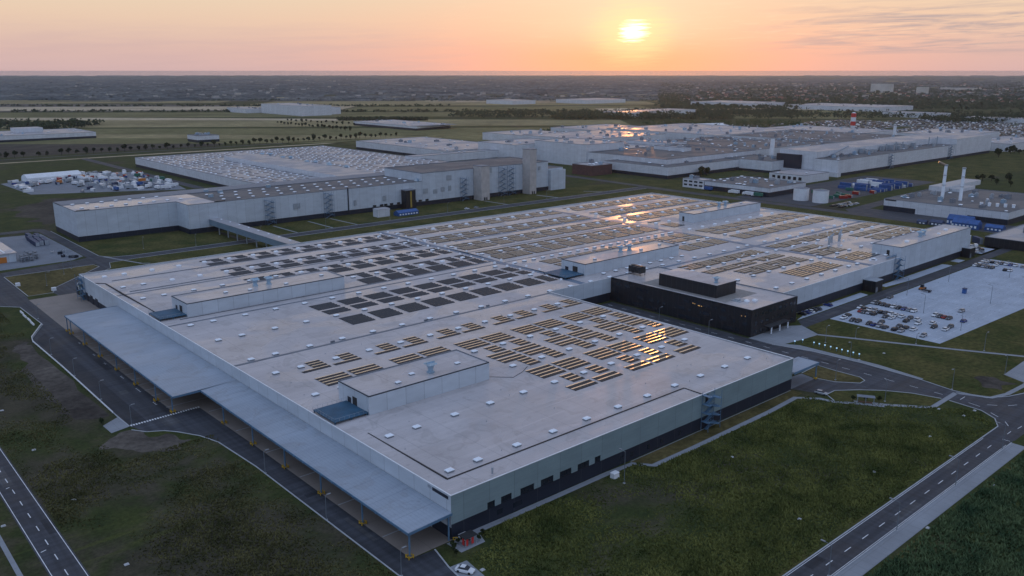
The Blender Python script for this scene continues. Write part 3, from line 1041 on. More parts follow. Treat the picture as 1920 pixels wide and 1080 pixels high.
for a, b, c, d in ((FX0 - .05, FY0 - .05, FX1 + .05, FY0 + .3), (FX0 - .05, FY0 + .3, FX0 + .3, FY1), (FX1 - .3, FY0 + .3, FX1 + .05, CY), (FX1 + .05, CY - .05, LX, CY + .2), (FX0 - .05, FY1, LX, FY1 + .3)):
    cp.box(a, b, TOP - .10, c, d, TOP + .06)
part(hall, "coping", cp, M_WHITE)
for pts_, w_, z_, h_ in (([(116.0, 203), (116.0, 156.2)], .42, roof_z(170) - .12, .28), ([(115.8, 156.0), (211.2, 156.0)], .42, roof_z(156) - .12, .30),
                         ([(211.2, 155.8), (211.2, 148.4)], .42, roof_z(150) - .12, .30), ([(115.0, 358), (115.0, 424), (111.4, 428)], .42, roof_z(400) - .1, .75),
                         ([(170, 205), (176, 199), (182, 201), (187, 204)], .12, roof_z(204) - .02, .12)):
    part(hall, "roof_joint", MB().ribbon(pts_, w_, z_, h_), M_JOINT)
gt = MB()
for yy, w_ in ((272, 1.5), (334.5, 1.3), (398, 1.5)):
    gt.box(FX0 + .4, yy - w_ / 2, roof_z(yy) - .2, (FX1 - .4 if yy < CY else 285), yy + w_ / 2, roof_z(yy) + .06)
part(hall, "roof_gutter", gt, mat("gutter_shade", (.14, .155, .18), .6, .15, .4))  # valley's shade line put into the strip's colour; cable ducts share this grey
gt = MB()
for yy in (340.3, 427.2, 401.5):
    gt.box(FX0 + 8, yy, roof_z(yy) - .1, 285, yy + .35, roof_z(yy) + .30)
for (x, y) in ((151, 273.2), (194, 273.2), (227, 273.4), (226, 394), (285, 396)):
    gt.box(x - .8, y - .3, 11.1, x + .8, y + .3, 11.75)
part(hall, "cable_duct", gt, bpy.data.materials["gutter_shade"])
rv = random.Random(5)
for k in range(46):
    x, y = rv.uniform(116, 260), rv.uniform(152, 268)
    part(hall, "roof_outlet", MB().cyl(x, y, roof_z(y) - .05, roof_z(y) + .35, .10, 6), M_STEEL)
part(hall, "roof_outlet", MB().cyl(126.5, 151.0, 11.2, 13.0, .22, 8, .30), M_STEEL)
lane = MB()
for a, b in zip([CY, 334, 398], [334, 398, 452.2]):
    lane.quad((285.2, a, roof_z(a) + .05), (289.2, a, roof_z(a) + .05), (289.2, b, roof_z(b) + .05), (285.2, b, roof_z(b) + .05))
part(hall, "fire_lane", lane, M_ROOFB)
spots = []
for yi, y in enumerate(SK_ROWS):
    for k, x in enumerate(SK_COLS[:12]):
        if x > 262 and y < 272:
            continue
        if y == 207 and x < 172 or y == 356.5 and x < 200:      # under the roof houses
            continue
        spots.append((118.5 if k == 0 and False else x, y))
for y in SK_ROWS:
    if y not in (207, 356.5):
        spots.append((119.0, y))
spots.sort(key=lambda p: math.hypot(p[0], p[1]))
skylights(hall, spots)
vn = MB()
for y in range(286, 452, 10):
    for xx in (284.0, 291.2):
        vn.frus(xx - .55, y - .55 + (3 if xx > 288 else 0), 11.2, xx + .55, y + .55 + (3 if xx > 288 else 0), 12.1, .15, .15)
o_ = part(hall, "lane_vent", vn, M_SKYL)
roof_house(hall, 123, 203, 169, 220.5, 11.6, 17.6, [(149, 208)], (111.6, 203.3, 122.9, 216), ((213.2, 1.9, 2.6, M_DARK), (209.8, 2.4, 3.4, M_JOINT)), ((136, 207), (143.5, 210.5), (160.5, 209)))
roof_house(hall, 123, 342.2, 197, 359.5, 11.4, 17.0, [(158, 353), (164, 352)], (111.8, 343, 122.9, 356), ((353.3, 1.9, 2.6, M_DARK), (348, 2.6, 3.4, M_JOINT)), ((143, 350), (153, 347.5), (170, 347), (190, 351)))
fire_stair(hall, 213.0, FY0, 11.6, 'y', 3.6, 3.0, 4)
fire_stair(hall, 111.0, 447.0, 11.6, 'x', 3.4, 2.6, 4)
part(hall, "stair_door", MB().box(211.7, FY0 - .05, 8.7, 213.1, FY0 + .05, 11.2), M_JOINT)
sg = MB().box(FX0 - .08, 149.0, 10.35, FX0 + .02, 155.4, 11.2)
part(hall, "louvre_panel", sg, M_DARK)
part(hall, "small_sign", MB().box(FX0 - .07, 155.8, 10.5, FX0 + .02, 157.3, 11.25), M_STEEL)
dd = MB()
for y in range(425, 458, 8):
    dd.box(FX0 - .1, y, .05, FX0 + .02, y + 4, 4.2)
part(hall, "dock_door", dd, M_DARK)
dd = MB()
for y in range(156, 392, 8):
    dd.box(FX0 - .1, y, .05, FX0 + .02, y + 4, 4.0)
part(hall, "dock_doors", dd, M_STEEL)

# loading canopies
can = thing("loading_canopy", "wide blue-grey loading canopy roof on posts along the left wall of the nearest hall", "canopy", (98, 148, 0))
Z = 6.9
dk = MB()
secs = [(98.2, 147.4, 110.9, 268.4), (89.0, 268.4, 110.9, 395.0)]
for (x0, y0, x1, y1) in secs:
    n = 1
    dk.quad((x0, y0, Z), (x1, y0, Z + .55), (x1, y1, Z + .55), (x0, y1, Z))
    dk.quad((x0, y1, Z - .35), (x1, y1, Z + .2), (x1, y0, Z + .2), (x0, y0, Z - .35))
part(can, "canopy_roof", dk, M_SHEET)
fs = MB()
for (p, q) in (((98.2, 147.4), (110.9, 147.4)), ((98.2, 147.4), (98.2, 268.4)), ((89.0, 268.4), (98.2, 268.4)), ((89.0, 268.4), (89.0, 395.0)), ((89.0, 395), (110.9, 395))):
    x0, x1 = sorted((p[0], q[0]))
    y0, y1 = sorted((p[1], q[1]))
    if x0 == x1:
        fs.box(x0 - .12, y0, Z - .55, x0 + .02, y1, Z + .08)
    else:
        zz = lambda x: Z + .55 * max(0, (x - x0)) / (x1 - x0) if x1 > 105 else Z
        fs.quad((x0, y0 - .1, Z - .55), (x1, y0 - .1, zz(x1) - .55), (x1, y0 - .1, zz(x1) + .08), (x0, y0 - .1, Z + .08))
        fs.quad((x1, y0 + .06, zz(x1) - .55), (x0, y0 + .06, Z - .55), (x0, y0 + .06, Z + .08), (x1, y0 + .06, zz(x1) + .08))
part(can, "fascia", fs, M_BSTEEL)
gu = MB()
for (x0, y0, x1, y1) in secs:
    y = y0 + 3
    while y < y1:
        gu.box(x0 - .3, y, Z - .5, x0 - .12, y + .35, Z - .1)
        y += 5.2
    y = y0 + 6.8
    while y < y1 - 3:
        gu.box(x0 + .3, y - .12, Z - .75, x1 - .2, y + .12, Z - .36)
        y += 20.6
part(can, "canopy_beam", gu, M_BSTEEL)
posts = [(89.4, y) for y in (396.6 - 2.5, 388.6, 369.0, 348.5, 328.0, 307.0, 286.4)] + [(89.9, 272.4)] + [(98.9, y) for y in (252.3, 231, 210.2, 189.5, 168.7, 148.2)] + [(110.3, 148.2), (103, 388)]
for (x, y) in posts:
    p = part(can, "canopy_post", MB().box(x - .16, y - .16, .04, x + .16, y + .16, Z - .40), M_BSTEEL)
    if x < 100:
        gm = MB()
        for sx, sy in ((-1, 0), (1, 0), (0, -1), (0, 1)):
            gm.tube((x + sx * .75 - sy * .5, y + sy * .75 - sx * .5, .55), (x + sx * .75 + sy * .5, y + sy * .75 + sx * .5, .55), .12, 6)
        for sx, sy in ((-1, -1), (1, -1), (-1, 1), (1, 1)):
            gm.cyl(x + sx * .62, y + sy * .62, .04, .95, .15, 7)
        part(p, "post_guard", gm, M_YEL)
st = MB()
for y in range(160, 268, 21):
    st.box(99.2, y, .045, 110.8, y + .35, .06)
for y in range(278, 395, 7):
    st.box(89.8, y, .045, 104, y + .30, .06)
structure("apron_marking", st, M_KERB)

c2 = thing("side_canopy", "small grey canopy on one post at the far right corner of the nearest hall", "canopy", (270, 151, 0))
part(c2, "canopy_roof", MB().box(263.1, 147.2, 6.0, 279.8, 155.6, 6.5), M_SHEET)
part(c2, "fascia", MB().box(263.1, 147.08, 5.7, 279.9, 147.19, 6.55).box(279.81, 147.2, 5.7, 279.93, 155.6, 6.55), M_BSTEEL)
p = part(c2, "canopy_post", MB().box(279.2, 147.6, 0, 279.55, 147.95, 5.99), M_BSTEEL)
part(p, "post_guard", MB().box(278.9, 147.3, 0, 279.9, 148.3, .6), M_YEL)
structure("side_apron", flat([(263.2, 148), (279.4, 148), (280.6, 154.2), (263.2, 155.8)], .045), M_CONC)

# ------------------------------------------------------------------ rear hall
RX0, RX1, RY0 = 287.0, 554.0, 200.0
rear = thing("factory_hall", "wide pale factory hall behind the black office block, roof covered in solar panels", "factory hall", (341, 200, 0))
wl = MB()
wl.quad((341, RY0, 4.0), (RX1, RY0, 4.0), (RX1, RY0, TOP), (341, RY0, TOP))
wl.quad((RX1, RY0, 4.0), (RX1, FY1, 4.0), (RX1, FY1, TOP), (RX1, RY0, TOP))
wl.quad((RX1, FY1, 4.0), (LX, FY1, 4.0), (LX, FY1, TOP), (RX1, FY1, TOP))
wl.quad((RX0, CY, 4.2), (305, CY, 4.2), (305, CY, TOP), (RX0, CY, TOP))
part(rear, "wall", wl, M_CLAD)
pl = MB().quad((341, RY0 + .06, 0), (RX1, RY0 + .06, 0), (RX1, RY0 + .06, 4.0), (341, RY0 + .06, 4.0))
pl.quad((RX1 - .06, RY0, 0), (RX1 - .06, FY1, 0), (RX1 - .06, FY1, 4), (RX1 - .06, RY0, 4))
pl.quad((RX1, FY1 - .06, 0), (LX, FY1 - .06, 0), (LX, FY1 - .06, 4), (RX1, FY1 - .06, 4))
pl.quad((RX0, CY + .06, 0), (305, CY + .06, 0), (305, CY + .06, 4.2), (RX0, CY + .06, 4.2))
part(rear, "plinth", pl, M_DARK)
rf = MB()
roof_strip(rf, 341.2, RX1 - .3, RY0 + .3, CY)
roof_strip(rf, 289.2, RX1 - .3, CY, FY1 - .3)
part(rear, "roof", rf, M_ROOF)
cp = MB()
for a, b, c, d in ((341, RY0 - .05, RX1 + .05, RY0 + .3), (RX1 - .3, RY0 + .3, RX1 + .05, FY1), (LX, FY1, RX1 + .05, FY1 + .3), (LX, CY - .05, 305, CY + .2)):
    cp.box(a, b, TOP - .10, c, d, TOP + .06)
part(rear, "coping", cp, M_WHITE)
ln = MB()
ys = [RY0 + .3] + [p[0] for p in RZ_PTS if RY0 < p[0] < FY1] + [FY1 - .3]
for a, b in zip(ys, ys[1:]):
    ln.quad((425.6, a, roof_z(a) + .05), (429.6, a, roof_z(a) + .05), (429.6, b, roof_z(b) + .05), (425.6, b, roof_z(b) + .05))
for xa, xb in ((305, 425.6), (429.6, 553.7)):
    ln.quad((xa, 269.6, roof_z(269.6) + .05), (xb, 269.6, roof_z(269.6) + .05), (xb, 272, roof_z(272) + .05), (xa, 272, roof_z(272) + .05))
    ln.quad((xa, 397, roof_z(397) + .06), (xb, 397, roof_z(397) + .06), (xb, 399, roof_z(399) + .06), (xa, 399, roof_z(399) + .06))
part(rear, "fire_lane", ln, M_ROOFB)
gt = MB()
for yy in (334.5, 366):
    gt.box(289.4, yy - .5, roof_z(yy) - .2, 425.4, yy + .5, roof_z(yy) + .06)
part(rear, "roof_gutter", gt, bpy.data.materials["gutter_shade"])
spots = []
for y in SK_ROWS:
    if y < 200:
        continue
    for x in SK_COLS[12:]:
        if abs(x - 427.6) < 2.5:
            x = 424
        if y < 272 and x < 344:
            continue
        if y == 302 and x < 374 and y < 303 or 460 < x < 545 and y == 356.5 or x > 458 and y == 207:
            continue
        if y == 302 and x < 376:
            continue
        if x < 552:
            spots.append((x, y))
            if y == 329 and x < 420:
                spots.append((x + 6.8, y))
for k in range(8):
    spots.append((309 + k * 9, 281.0))
spots.sort(key=lambda p: math.hypot(p[0], p[1]))
skylights(rear, spots)
roof_house(rear, 299, 284.4, 373.5, 301, 11.4, 17.2, [(335.5, 293.5), (342, 293)], (286, 285, 298.9, 300.6), ((296, 2.2, 2.6, M_DARK), (289.5, 3.4, 3.6, M_JOINT)), ((312, 290), (348, 290), (366, 292)))
roof_house(rear, 464, 342, 543, 354.5, 11.4, 17.2, [(504.5, 351), (512, 351)], None, ((350, 1.6, 3.2, M_JOINT),), ((482, 346), (530, 350)))
# tall block at the right end
bx = part(rear, "tall_block", MB().walls([(458, 199.7), (551, 199.7), (551, 216), (458, 216)], 3.9, 17.2).quad((458, 199.7, 3.9), (551, 199.7, 3.9), (551, 199.9, 3.9), (458, 199.9, 3.9)), M_CLAD)
part(bx, "block_roof", rect(458.25, 199.95, 550.75, 215.75, 17.0), M_ROOF)
cp = MB()
for a, b, c, d in ((458, 199.6, 551.1, 199.95), (458, 215.75, 551.1, 216.05), (457.95, 199.95, 458.25, 215.75), (550.75, 199.95, 551.1, 215.75)):
    cp.box(a, b, 16.9, c, d, 17.28)
part(bx, "block_coping", cp, M_KERBUP)
cowl(bx, 497, 207, 17.0, 1.0, False)
cowl(bx, 504, 208, 17.0, 1.0, False)
part(bx, "block_door", MB().box(457.9, 206, 11.6, 458.05, 207.6, 14.6), M_JOINT)
part(bx, "block_hatch", MB().frus(477, 205, 16.95, 479.4, 207, 17.7, .2, .2).frus(531, 206, 16.95, 533.4, 208, 17.7, .2, .2).frus(515, 203.5, 16.95, 517, 205, 17.5, .2, .2), M_SKYL)
fire_stair(rear, 455, RY0, 12.0, 'y', 3.6, 3.0, 4)
gw = MB().box(447, 202, 12.3, 458, 203, 12.45)
for k in range(8):
    gw.tube((447 + k * 1.5, 202, 11.2), (447 + k * 1.5, 202, 13.4), .05, 4)
gw.tube((447, 202, 13.4), (458, 202, 13.4), .05, 4)
part(rear, "roof_walkway", gw, M_BSTEEL)
for (x0, x1, y0) in ((417.5, 425.2, 193.0), (541, 549, 194.8)):
    po = part(rear, "entrance_porch", MB().walls([(x0, y0), (x1, y0), (x1, 199.9), (x0, 199.9)], 0, 5.8), M_BLACK)
    part(po, "porch_roof", MB().box(x0 - .15, y0 - .15, 5.8, x1 + .15, 199.9, 6.0), M_STEEL)
    part(po, "porch_door", MB().box(x0 + .5, y0 - .08, 0, x0 + 2.6, y0 - .01, 2.7), M_KERBUP)
for k, (x, y) in enumerate(((461.5, 243.5), (469, 246), (477, 245.6), (485.5, 249.5))):
    ch = MB().cyl(x, y, 11.3, 15.6, .62, 9)
    ch.tube((x, y, 15.3), (x + .5, y, 16.4), .62, 8).tube((x + .5, y, 16.3), (x + 1.7, y, 16.5), .6, 8)
    part(rear, "curved_flue", ch, M_STEEL)
lit = MB()
rl_ = random.Random(3)
for k in range(60):
    x, y = rl_.uniform(395, 548), rl_.uniform(203, 270)
    lit.frus(x - .6, y - .4, roof_z(y), x + .6, y + .4, roof_z(y) + .55, .1, .1)
part(rear, "roof_hatches", lit, M_SKYL)['kind'] = 'stuff'

# ------------------------------------------------------------------ office block
OX0, OX1, OY0, OY1, OH = 305.0, 341.0, 192.4, 272.3, 11.9
off = thing("office_block", "three-storey black office block between the two factory halls", "office building", (OX0, OY0, 0))
part(off, "wall", MB().walls([(OX0, OY0), (OX1, OY0), (OX1, OY1), (OX0, OY1)], 0, OH), M_BLACK)
part(off, "roof", rect(OX0 + .3, OY0 + .3, OX1 - .3, OY1 - .3, OH - .35), M_ROOF)
part(off, "gravel_roof", rect(308, 208, 333, 256, OH - .33), mat("roof_gravel", (.24, .23, .22), .85, .2, 1.5))
cp = MB()
for a, b, c, d in ((OX0, OY0, OX1, OY0 + .3), (OX0, OY1 - .3, OX1, OY1), (OX0, OY0 + .3, OX0 + .3, OY1 - .3), (OX1 - .3, OY0 + .3, OX1, OY1 - .3)):
    cp.box(a, b, OH - .36, c, d, OH + .05)
part(off, "coping", cp, M_KERBUP)
rw = random.Random(11)
for fl in range(3):
    z0 = 1.0 + fl * 3.7
    y = OY0 + 2.0
    while y < OY1 - 4:
        w_ = rw.choice((1.2, 2.4, 3.6))
        if rw.random() < .62:
            litw = fl == 2 and 214 < y < 226 and rw.random() < .8 or rw.random() < .03
            part(off, "window", MB().box(OX0 - .06, y, z0, OX0 + .04, y + w_, z0 + 1.5), M_LIT if litw and False else M_GLASS)
        y += w_ + rw.choice((.5, 1.2, 2.2))
for fl in range(3):
    z0 = 1.0 + fl * 3.7
    x = OX0 + 2.5
    while x < OX1 - 3:
        part(off, "window", MB().box(x, OY0 - .06, z0, x + 2.0, OY0 + .04, z0 + 1.5), M_GLASS)
        x += rw.choice((3.2, 4.4))
lw = MB()
for (y, w_, z0) in ((222.6, .5, 8.7), (221.7, .3, 8.6), (219.0, 1.1, 8.2), (217.9, .5, 8.2), (197.2, .3, 8.3), (195.4, .3, 8.5)):
    lw.box(OX0 - .09, y, z0, OX0 - .061, y + w_, z0 + .35)
part(off, "lit_window", lw, M_LIT, "warm lit window panes in the black wall")
oh = part(off, "roof_house", MB().walls([(311, 215), (326, 215), (326, 247.5), (311, 247.5)], OH - .4, 17.4), M_BLACK)
part(oh, "house_roof", MB().box(310.9, 214.9, 17.4, 326.1, 247.6, 17.55), M_ROOF)
cowl(oh, 315, 218.2, 17.5, .8, False)
cu = MB()
for k in range(3):
    cu.box(318, 265.0 + k * 2.6, OH + .9, 322.2, 267.4 + k * 2.6, OH + 4.0)
    cu.cyl(320.1, 266.2 + k * 2.6, OH + 4.0, OH + 4.35, 1.0, 10)
for px, py in ((318.3, 265.2), (321.9, 265.2), (318.3, 272.4), (321.9, 272.4)):
    cu.box(px - .1, py - .1, OH - .4, px + .1, py + .1, OH + .9)
part(off, "chiller_unit", cu, M_BLACK)
sk = MB()
for (x, y) in ((317, 203), (320.5, 201.2)):
    sk.frus(x - .9, y - .9, OH - .35, x + .9, y + .9, OH + .45, .2, .2)
part(off, "roof_dome", sk, M_SKYL)
part(off, "roof_unit", MB().box(313, 204, OH - .34, 319.5, 208.5, OH - .1).box(314, 205.5, OH - .1, 316, 207.5, OH + .5), M_STEEL)
cl = MB()
for x in (316, 322.5, 329):
    cl.box(x, OY0 - 3.2, 0, x + .5, OY0 - 2.8, 3.0)
part(off, "entrance_column", cl, M_SKYL)
part(off, "entrance_canopy", MB().box(314.5, OY0 - 3.4, 3.0, 331, OY0 - .02, 3.25), M_BLACK)

# ================================================================== SOLAR ARRAYS
TILT = .128                                                      # rise of a row's ridge
NEAR_RUN, FAR_RUN = 1.42, .86


def row_geo(mb, x0, x1, y, z, rise=.15, b=.10):
    """one row: glass leaning towards the facade, metal wind sheet falling away behind it"""
    y0, ym, y1 = y, y + NEAR_RUN, y + NEAR_RUN + FAR_RUN
    i = len(mb.v)
    mb.v += [(x0, y0, z + b), (x1, y0, z + b), (x1, ym, z + b + rise), (x0, ym, z + b + rise), (x1, y1, z + b), (x0, y1, z + b),
             (x0, y0, z), (x1, y0, z), (x1, y1, z), (x0, y1, z)]
    mb.f += [tuple(i + q for q in f) for f in ((0, 1, 2, 3), (3, 2, 4, 5), (6, 7, 1, 0), (8, 9, 5, 4), (7, 8, 4, 2, 1), (9, 6, 0, 3, 5))]


def panel_mesh(name, mb, dull=False):
    me = mb.mesh(name, M_PANEL)
    me.materials.append(M_DEFL2 if dull else M_DEFL)
    for p in me.polygons:
        p.material_index = 1 if p.index % 6 in (1, 3) else 0
    return me


def array_rows(rows, w, short=5.3):
    """rows: list of (dy, full?)"""
    return [(0 if f else w - short, w, dy) for dy, f in rows]


_am = {}


def solar(x0, y0, w, rows, label, group, split=False, tilt=TILT):
    """rows as (dx0, dx1, dy); one object, or one with each row its own part"""
    z = 0
    key = (round(w, 2), tuple((round(a, 2), round(b, 2), round(c, 2)) for a, b, c in rows), split, round(y0, 1), tilt)
    base = roof_z(y0 + 2) + .0
    if key not in _am:
        dz = lambda dy: roof_z(min(y0 + dy + 1.1, 459)) - base
        if split:
            lst = []
            for a, b, c in rows:
                m_ = MB()
                row_geo(m_, a, b, c, dz(c), tilt)
                lst.append(panel_mesh("panel_row", m_))
            _am[key] = lst
        else:
            m_ = MB()
            for a, b, c in rows:
                row_geo(m_, a, b, c, dz(c), tilt, .24 if tilt < .127 else .10)
            _am[key] = panel_mesh("solar_array", m_, tilt < .127)
    me = _am[key]
    if split:
        o = thing("solar_array", label, "solar panels", (x0, y0, base), group)
        for q in me:
            r = bpy.data.objects.new("panel_row", q)
            r.parent = o
            COL.objects.link(r)
    else:
        o = bpy.data.objects.new("solar_array", me)
        o.location = (x0, y0, base)
        COL.objects.link(o)
        tag(o, label, "solar panels", group)
    return o


P24 = 2.4
F4 = [(0, True), (P24, True), (2 * P24, True), (3 * P24, True)]
# front bay: (name, y0, rows, pair starts)
front_bands = [
    ("row nearest the front facade", 177.0, [(0, 1), (2.5, 1), (5.9, 0), (8.3, 0), (10.7, 0)], (183, 211, 238.2)),
    ("second row behind the facade", 191.6, F4, (183, 211, 238.2)),
    ("third row behind the facade", 203.9, [(0, 0), (2.4, 0), (4.8, 0), (7.4, 1), (9.8, 1)], (183, 211, 238.2)),
    ("fourth row behind the facade", 216.9, [(0, 1), (2.4, 1), (5.5, 0), (7.9, 0), (10.3, 0)], (183, 211, 238.2)),
    ("fifth row behind the facade", 231.2, F4, (126.2, 155.2, 183, 211, 238.2)),
    ("sixth row behind the facade", 249.0, [(0, 1), (2.7, 0), (5.1, 0), (7.5, 0)], (126.2, 155.2, 183, 211, 238.2)),
]
for nm, y0, rows, pairs in front_bands:
    k = 0
    for p in pairs:
        for x0 in (p, p + 12.2):
            if nm.startswith("row nearest") and x0 > 249:
                continue
            k += 1
            w = 10.5
            yy = y0 + (1.2 if p < 180 and nm.startswith("fifth") else 0)
            tl = .165 if (nm.startswith("second") and 238 < x0 < 239) else TILT
            solar(x0, yy, w, array_rows([(a, bool(b)) for a, b in rows], w), "striped solar array, %s from left in the %s" % (nth(k), nm),
                  "striped solar arrays on the front roof", True, tl)


def dense(y0, y1, pitch=2.3):
    r = []
    y = y0
    while y + 2.2 <= y1 + .3:
        r.append(y)
        y += pitch
    return r


def c_rows(w, solid, mids, tops, y0, sh=5.2):
    return [(0, w, y - y0) for y in solid] + [(w - sh, w, y - y0) for y in mids] + [(0, w, y - y0) for y in tops]


W = 10.5
bands = [
    ("strip behind the first gutter", 287.2, dense(287.2, 298.4), [], []),
    ("strip before the second gutter", 305.9, dense(305.9, 312.6) + dense(314.8, 325.8), [], []),
    ("strip behind the second gutter", 340.6, dense(340.6, 352), dense(353.3, 359.8), dense(360.9, 364.9)),
    ("strip before the third gutter", 371.2, dense(371.2, 381), dense(382, 386.6), dense(387.2, 389.6)),
    ("strip behind the third gutter", 400.2, dense(400.2, 407.5), dense(408.8, 413.2), dense(414.6, 417.4)),
    ("strip along the far roof edge", 428.0, dense(428.0, 435.4), dense(436.7, 440.9), dense(442.0, 445.2)),
]
for bi, (nm, y0, so, mi, to) in enumerate(bands):
    k1 = k2 = 0
    for k in range(3, 31):
        X = SK_COLS[k] - .9
        hall1 = k < 12
        if k < 12:
            if bi == 2 and k < 6 or bi == 3 and k < 3 or bi in (4, 5) and k < 3:
                continue
            w = W if X + W < 283.5 else 283 - X
            if w < 4:
                continue
        else:
            X += 1.6 if k == 12 else 0
            w = 11.3
            if abs(X + 5 - 427.6) < 4.5 or X > 540:
                continue
            if X < 427 < X + w:
                w = 424.5 - X
            elif X < 430 < X + w:
                continue
            if bi == 0 and X < 376:
                continue
            if bi == 1 and X < 300:
                continue
            if bi == 2 and 452 < X < 545:
                continue
            if w < 4:
                continue
        a_, m_, t_ = so, mi, to
        if bi == 2 and not hall1 and X > 440:
            m_ = []
        rows = c_rows(w, a_, m_, t_, y0, 5.2 if hall1 else 8.0)
        where = "nearest hall" if hall1 else "rear hall"
        if hall1:
            k1 += 1
            n = k1
        else:
            k2 += 1
            n = k2
        solar(X, y0, w, rows, "dark solar block, %s from left in the %s, %s" % (nth(n), nm, where), "dense solar blocks on the " + where, False, .27 if hall1 else .096)
rnd = random.Random(21)
dbands = [("first strip behind the rear hall's front", 212.4, dense(210.2, 224.6), 372, 452),
          ("second strip behind the rear hall's front", 230.4, dense(229.8, 242), 357, 545),
          ("third strip behind the rear hall's front", 244.2, dense(244.2, 252), 344, 545),
          ("strip beside the rear hall's blue lane", 258.3, dense(257.0, 267.4), 344, 545)]
for bi, (nm, y0, rr, xa, xb) in enumerate(dbands):
    n = 0
    for k in range(15, 31):
        X = SK_COLS[k] + 2.2
        w = 12.2
        if X < xa or X + w > xb + 8 or X < 430 < X + w or X < 425 < X + w:
            continue
        if bi in (1, 2) and 452 < X < 492:
            continue
        n += 1
        rows = [(0 if rnd.random() < .9 else 5, w, y - y0) for y in rr]
        solar(X, y0, w, rows, "pale solar block, %s from left in the %s" % (nth(n), nm), "solar blocks by the rear hall's front wall", False, .15 if bi == 0 else .125)

# ================================================================== OTHER BUILDINGS
rb = random.Random(99)


def building(name, label, cat, poly, h, wall=None, roof=None, plinth=0.0, sky=0, units=0, group=None, coping=True, z0=0.0, skym=None):
    x0, y0 = poly[0]
    t = thing(name, label, cat, (x0, y0, 0), group)
    part(t, "wall", MB().walls(poly, z0 + plinth, h), wall or M_CLAD)
    if plinth:
        cxm = sum(p[0] for p in poly) / len(poly)
        cym = sum(p[1] for p in poly) / len(poly)
        ins = [(p[0] + (.1 if p[0] < cxm else -.1), p[1] + (.1 if p[1] < cym else -.1)) for p in poly]
        part(t, "plinth", MB().walls(ins, z0, z0 + plinth), M_DARK)
    part(t, "roof", flat(poly, h - .4), roof or M_ROOF2)
    if coping:
        c = MB()
        for a, b in zip(poly, poly[1:] + poly[:1]):
            xa, xb = sorted((a[0], b[0]))
            ya, yb = sorted((a[1], b[1]))
            c.box(xa - .15, ya - .15, h - .25, xb + .15, yb + .15, h + .08)
        part(t, "coping", c, M_KERBUP)
    bx0, bx1 = min(p[0] for p in poly), max(p[0] for p in poly)
    by0, by1 = min(p[1] for p in poly), max(p[1] for p in poly)
    for k in range(sky):
        x, y = rb.uniform(bx0 + 3, bx1 - 3), rb.uniform(by0 + 3, by1 - 3)
        if len(poly) > 4 and not inside(poly, x, y):
            continue
        o = bpy.data.objects.new("skylight", skylight_proto())
        o.parent = t
        s = rb.uniform(.9, 1.5)
        o.scale = (s, s, s)
        o.location = (x - x0, y - y0, h - .4)
        COL.objects.link(o)
    for k in range(units * 2):
        x, y = rb.uniform(bx0 + 6, bx1 - 8), rb.uniform(by0 + 5, by1 - 6)
        a, b, c = rb.uniform(1.6, 7), rb.uniform(1.6, 4), rb.uniform(1.2, 3.4)
        u = MB().box(x, y, h - .4, x + a, y + b, h + c).cyl(x + a / 2, y + b / 2, h + c, h + c + .6, min(a, b) * .3, 8)
        part(t, "roof_unit", u, rb.choice((M_STEEL, M_KERBUP, M_COWL)))
    return t


def inside(poly, x, y):
    c = False
    n = len(poly)
    for i in range(n):
        a, b = poly[i], poly[i - 1]
        if (a[1] > y) != (b[1] > y) and x < (b[0] - a[0]) * (y - a[1]) / (b[1] - a[1]) + a[0]:
            c = not c
    return c


def rp(x0, y0, x1, y1):
    return [(x0, y0), (x1, y0), (x1, y1), (x0, y1)]


# --- the long tall hall behind the ring road
lh = building("long_hall", "very long tall grey hall across the road behind the main halls, with stair towers", "factory hall",
              [(151, 605), (217, 605), (217, 584), (580, 584), (580, 640), (151, 660)], 20.6, M_CLAD, M_ROOFD, 3.6, 0, 0)
part(lh, "white_roof", MB().box(151.4, 640, 20.0, 236, 658, 20.3).box(217.5, 585, 20.0, 238, 640, 20.32).box(151.4, 606, 20.0, 217.4, 640, 20.31), M_ROOF)
spk = random.Random(4)
for k in range(60):
    x, y = (247 + (k % 15) * 11.2 + (5 if k // 15 % 2 else 0), 594 + (k // 15) * 15.0 + spk.uniform(-.4, .4)) if k < 45 else (158 + (k - 45) % 8 * 9.5, 616 + (k - 45) // 8 * 22)
    o = bpy.data.objects.new("skylight", skylight_proto())
    o.parent = lh
    o.scale = (1.1, 1.1, 1.1)
    o.location = (x - 151, y - 605, 20.2)
    COL.objects.link(o)
b2 = part(lh, "upper_block", MB().walls([(414, 583.7), (560, 583.7), (560, 640), (414, 640)], 3.6, 27.5), M_CLAD)
part(b2, "block_roof", rect(414.3, 584, 559.7, 639.7, 27.1), M_ROOFD)
cp = MB()
for a, b, c, d in ((413.8, 583.5, 560.2, 584), (413.8, 584, 414.3, 640), (559.7, 584, 560.2, 640), (413.8, 639.7, 560.2, 640.2)):
    cp.box(a, b, 27.0, c, d, 27.6)
part(b2, "block_coping", cp, M_KERBUP)
for (x0, x1, y0, y1, h, m) in ((527.5, 535.5, 573.5, 583.6, 40.5, M_CTOWER), (469.4, 478.6, 572.5, 583.6, 29.5, M_CTOWER), (393.2, 402.7, 577, 583.9, 15.0, M_BLACK)):
    tw = part(lh, "stair_tower", MB().box(x0, y0, 0, x1, y1, h), m)
    part(tw, "tower_cap", MB().box(x0 - .2, y0 - .2, h, x1 + .2, y1 + .2, h + .5), M_KERBUP)
    part(tw, "tower_door", MB().box(x0 + 2.6, y0 - .1, 0, x0 + 4.2, y0 + .05, 2.6).box(x0 + 5.2, y0 - .1, 0, x0 + 6.4, y0 + .05, 2.6), M_BLACK)
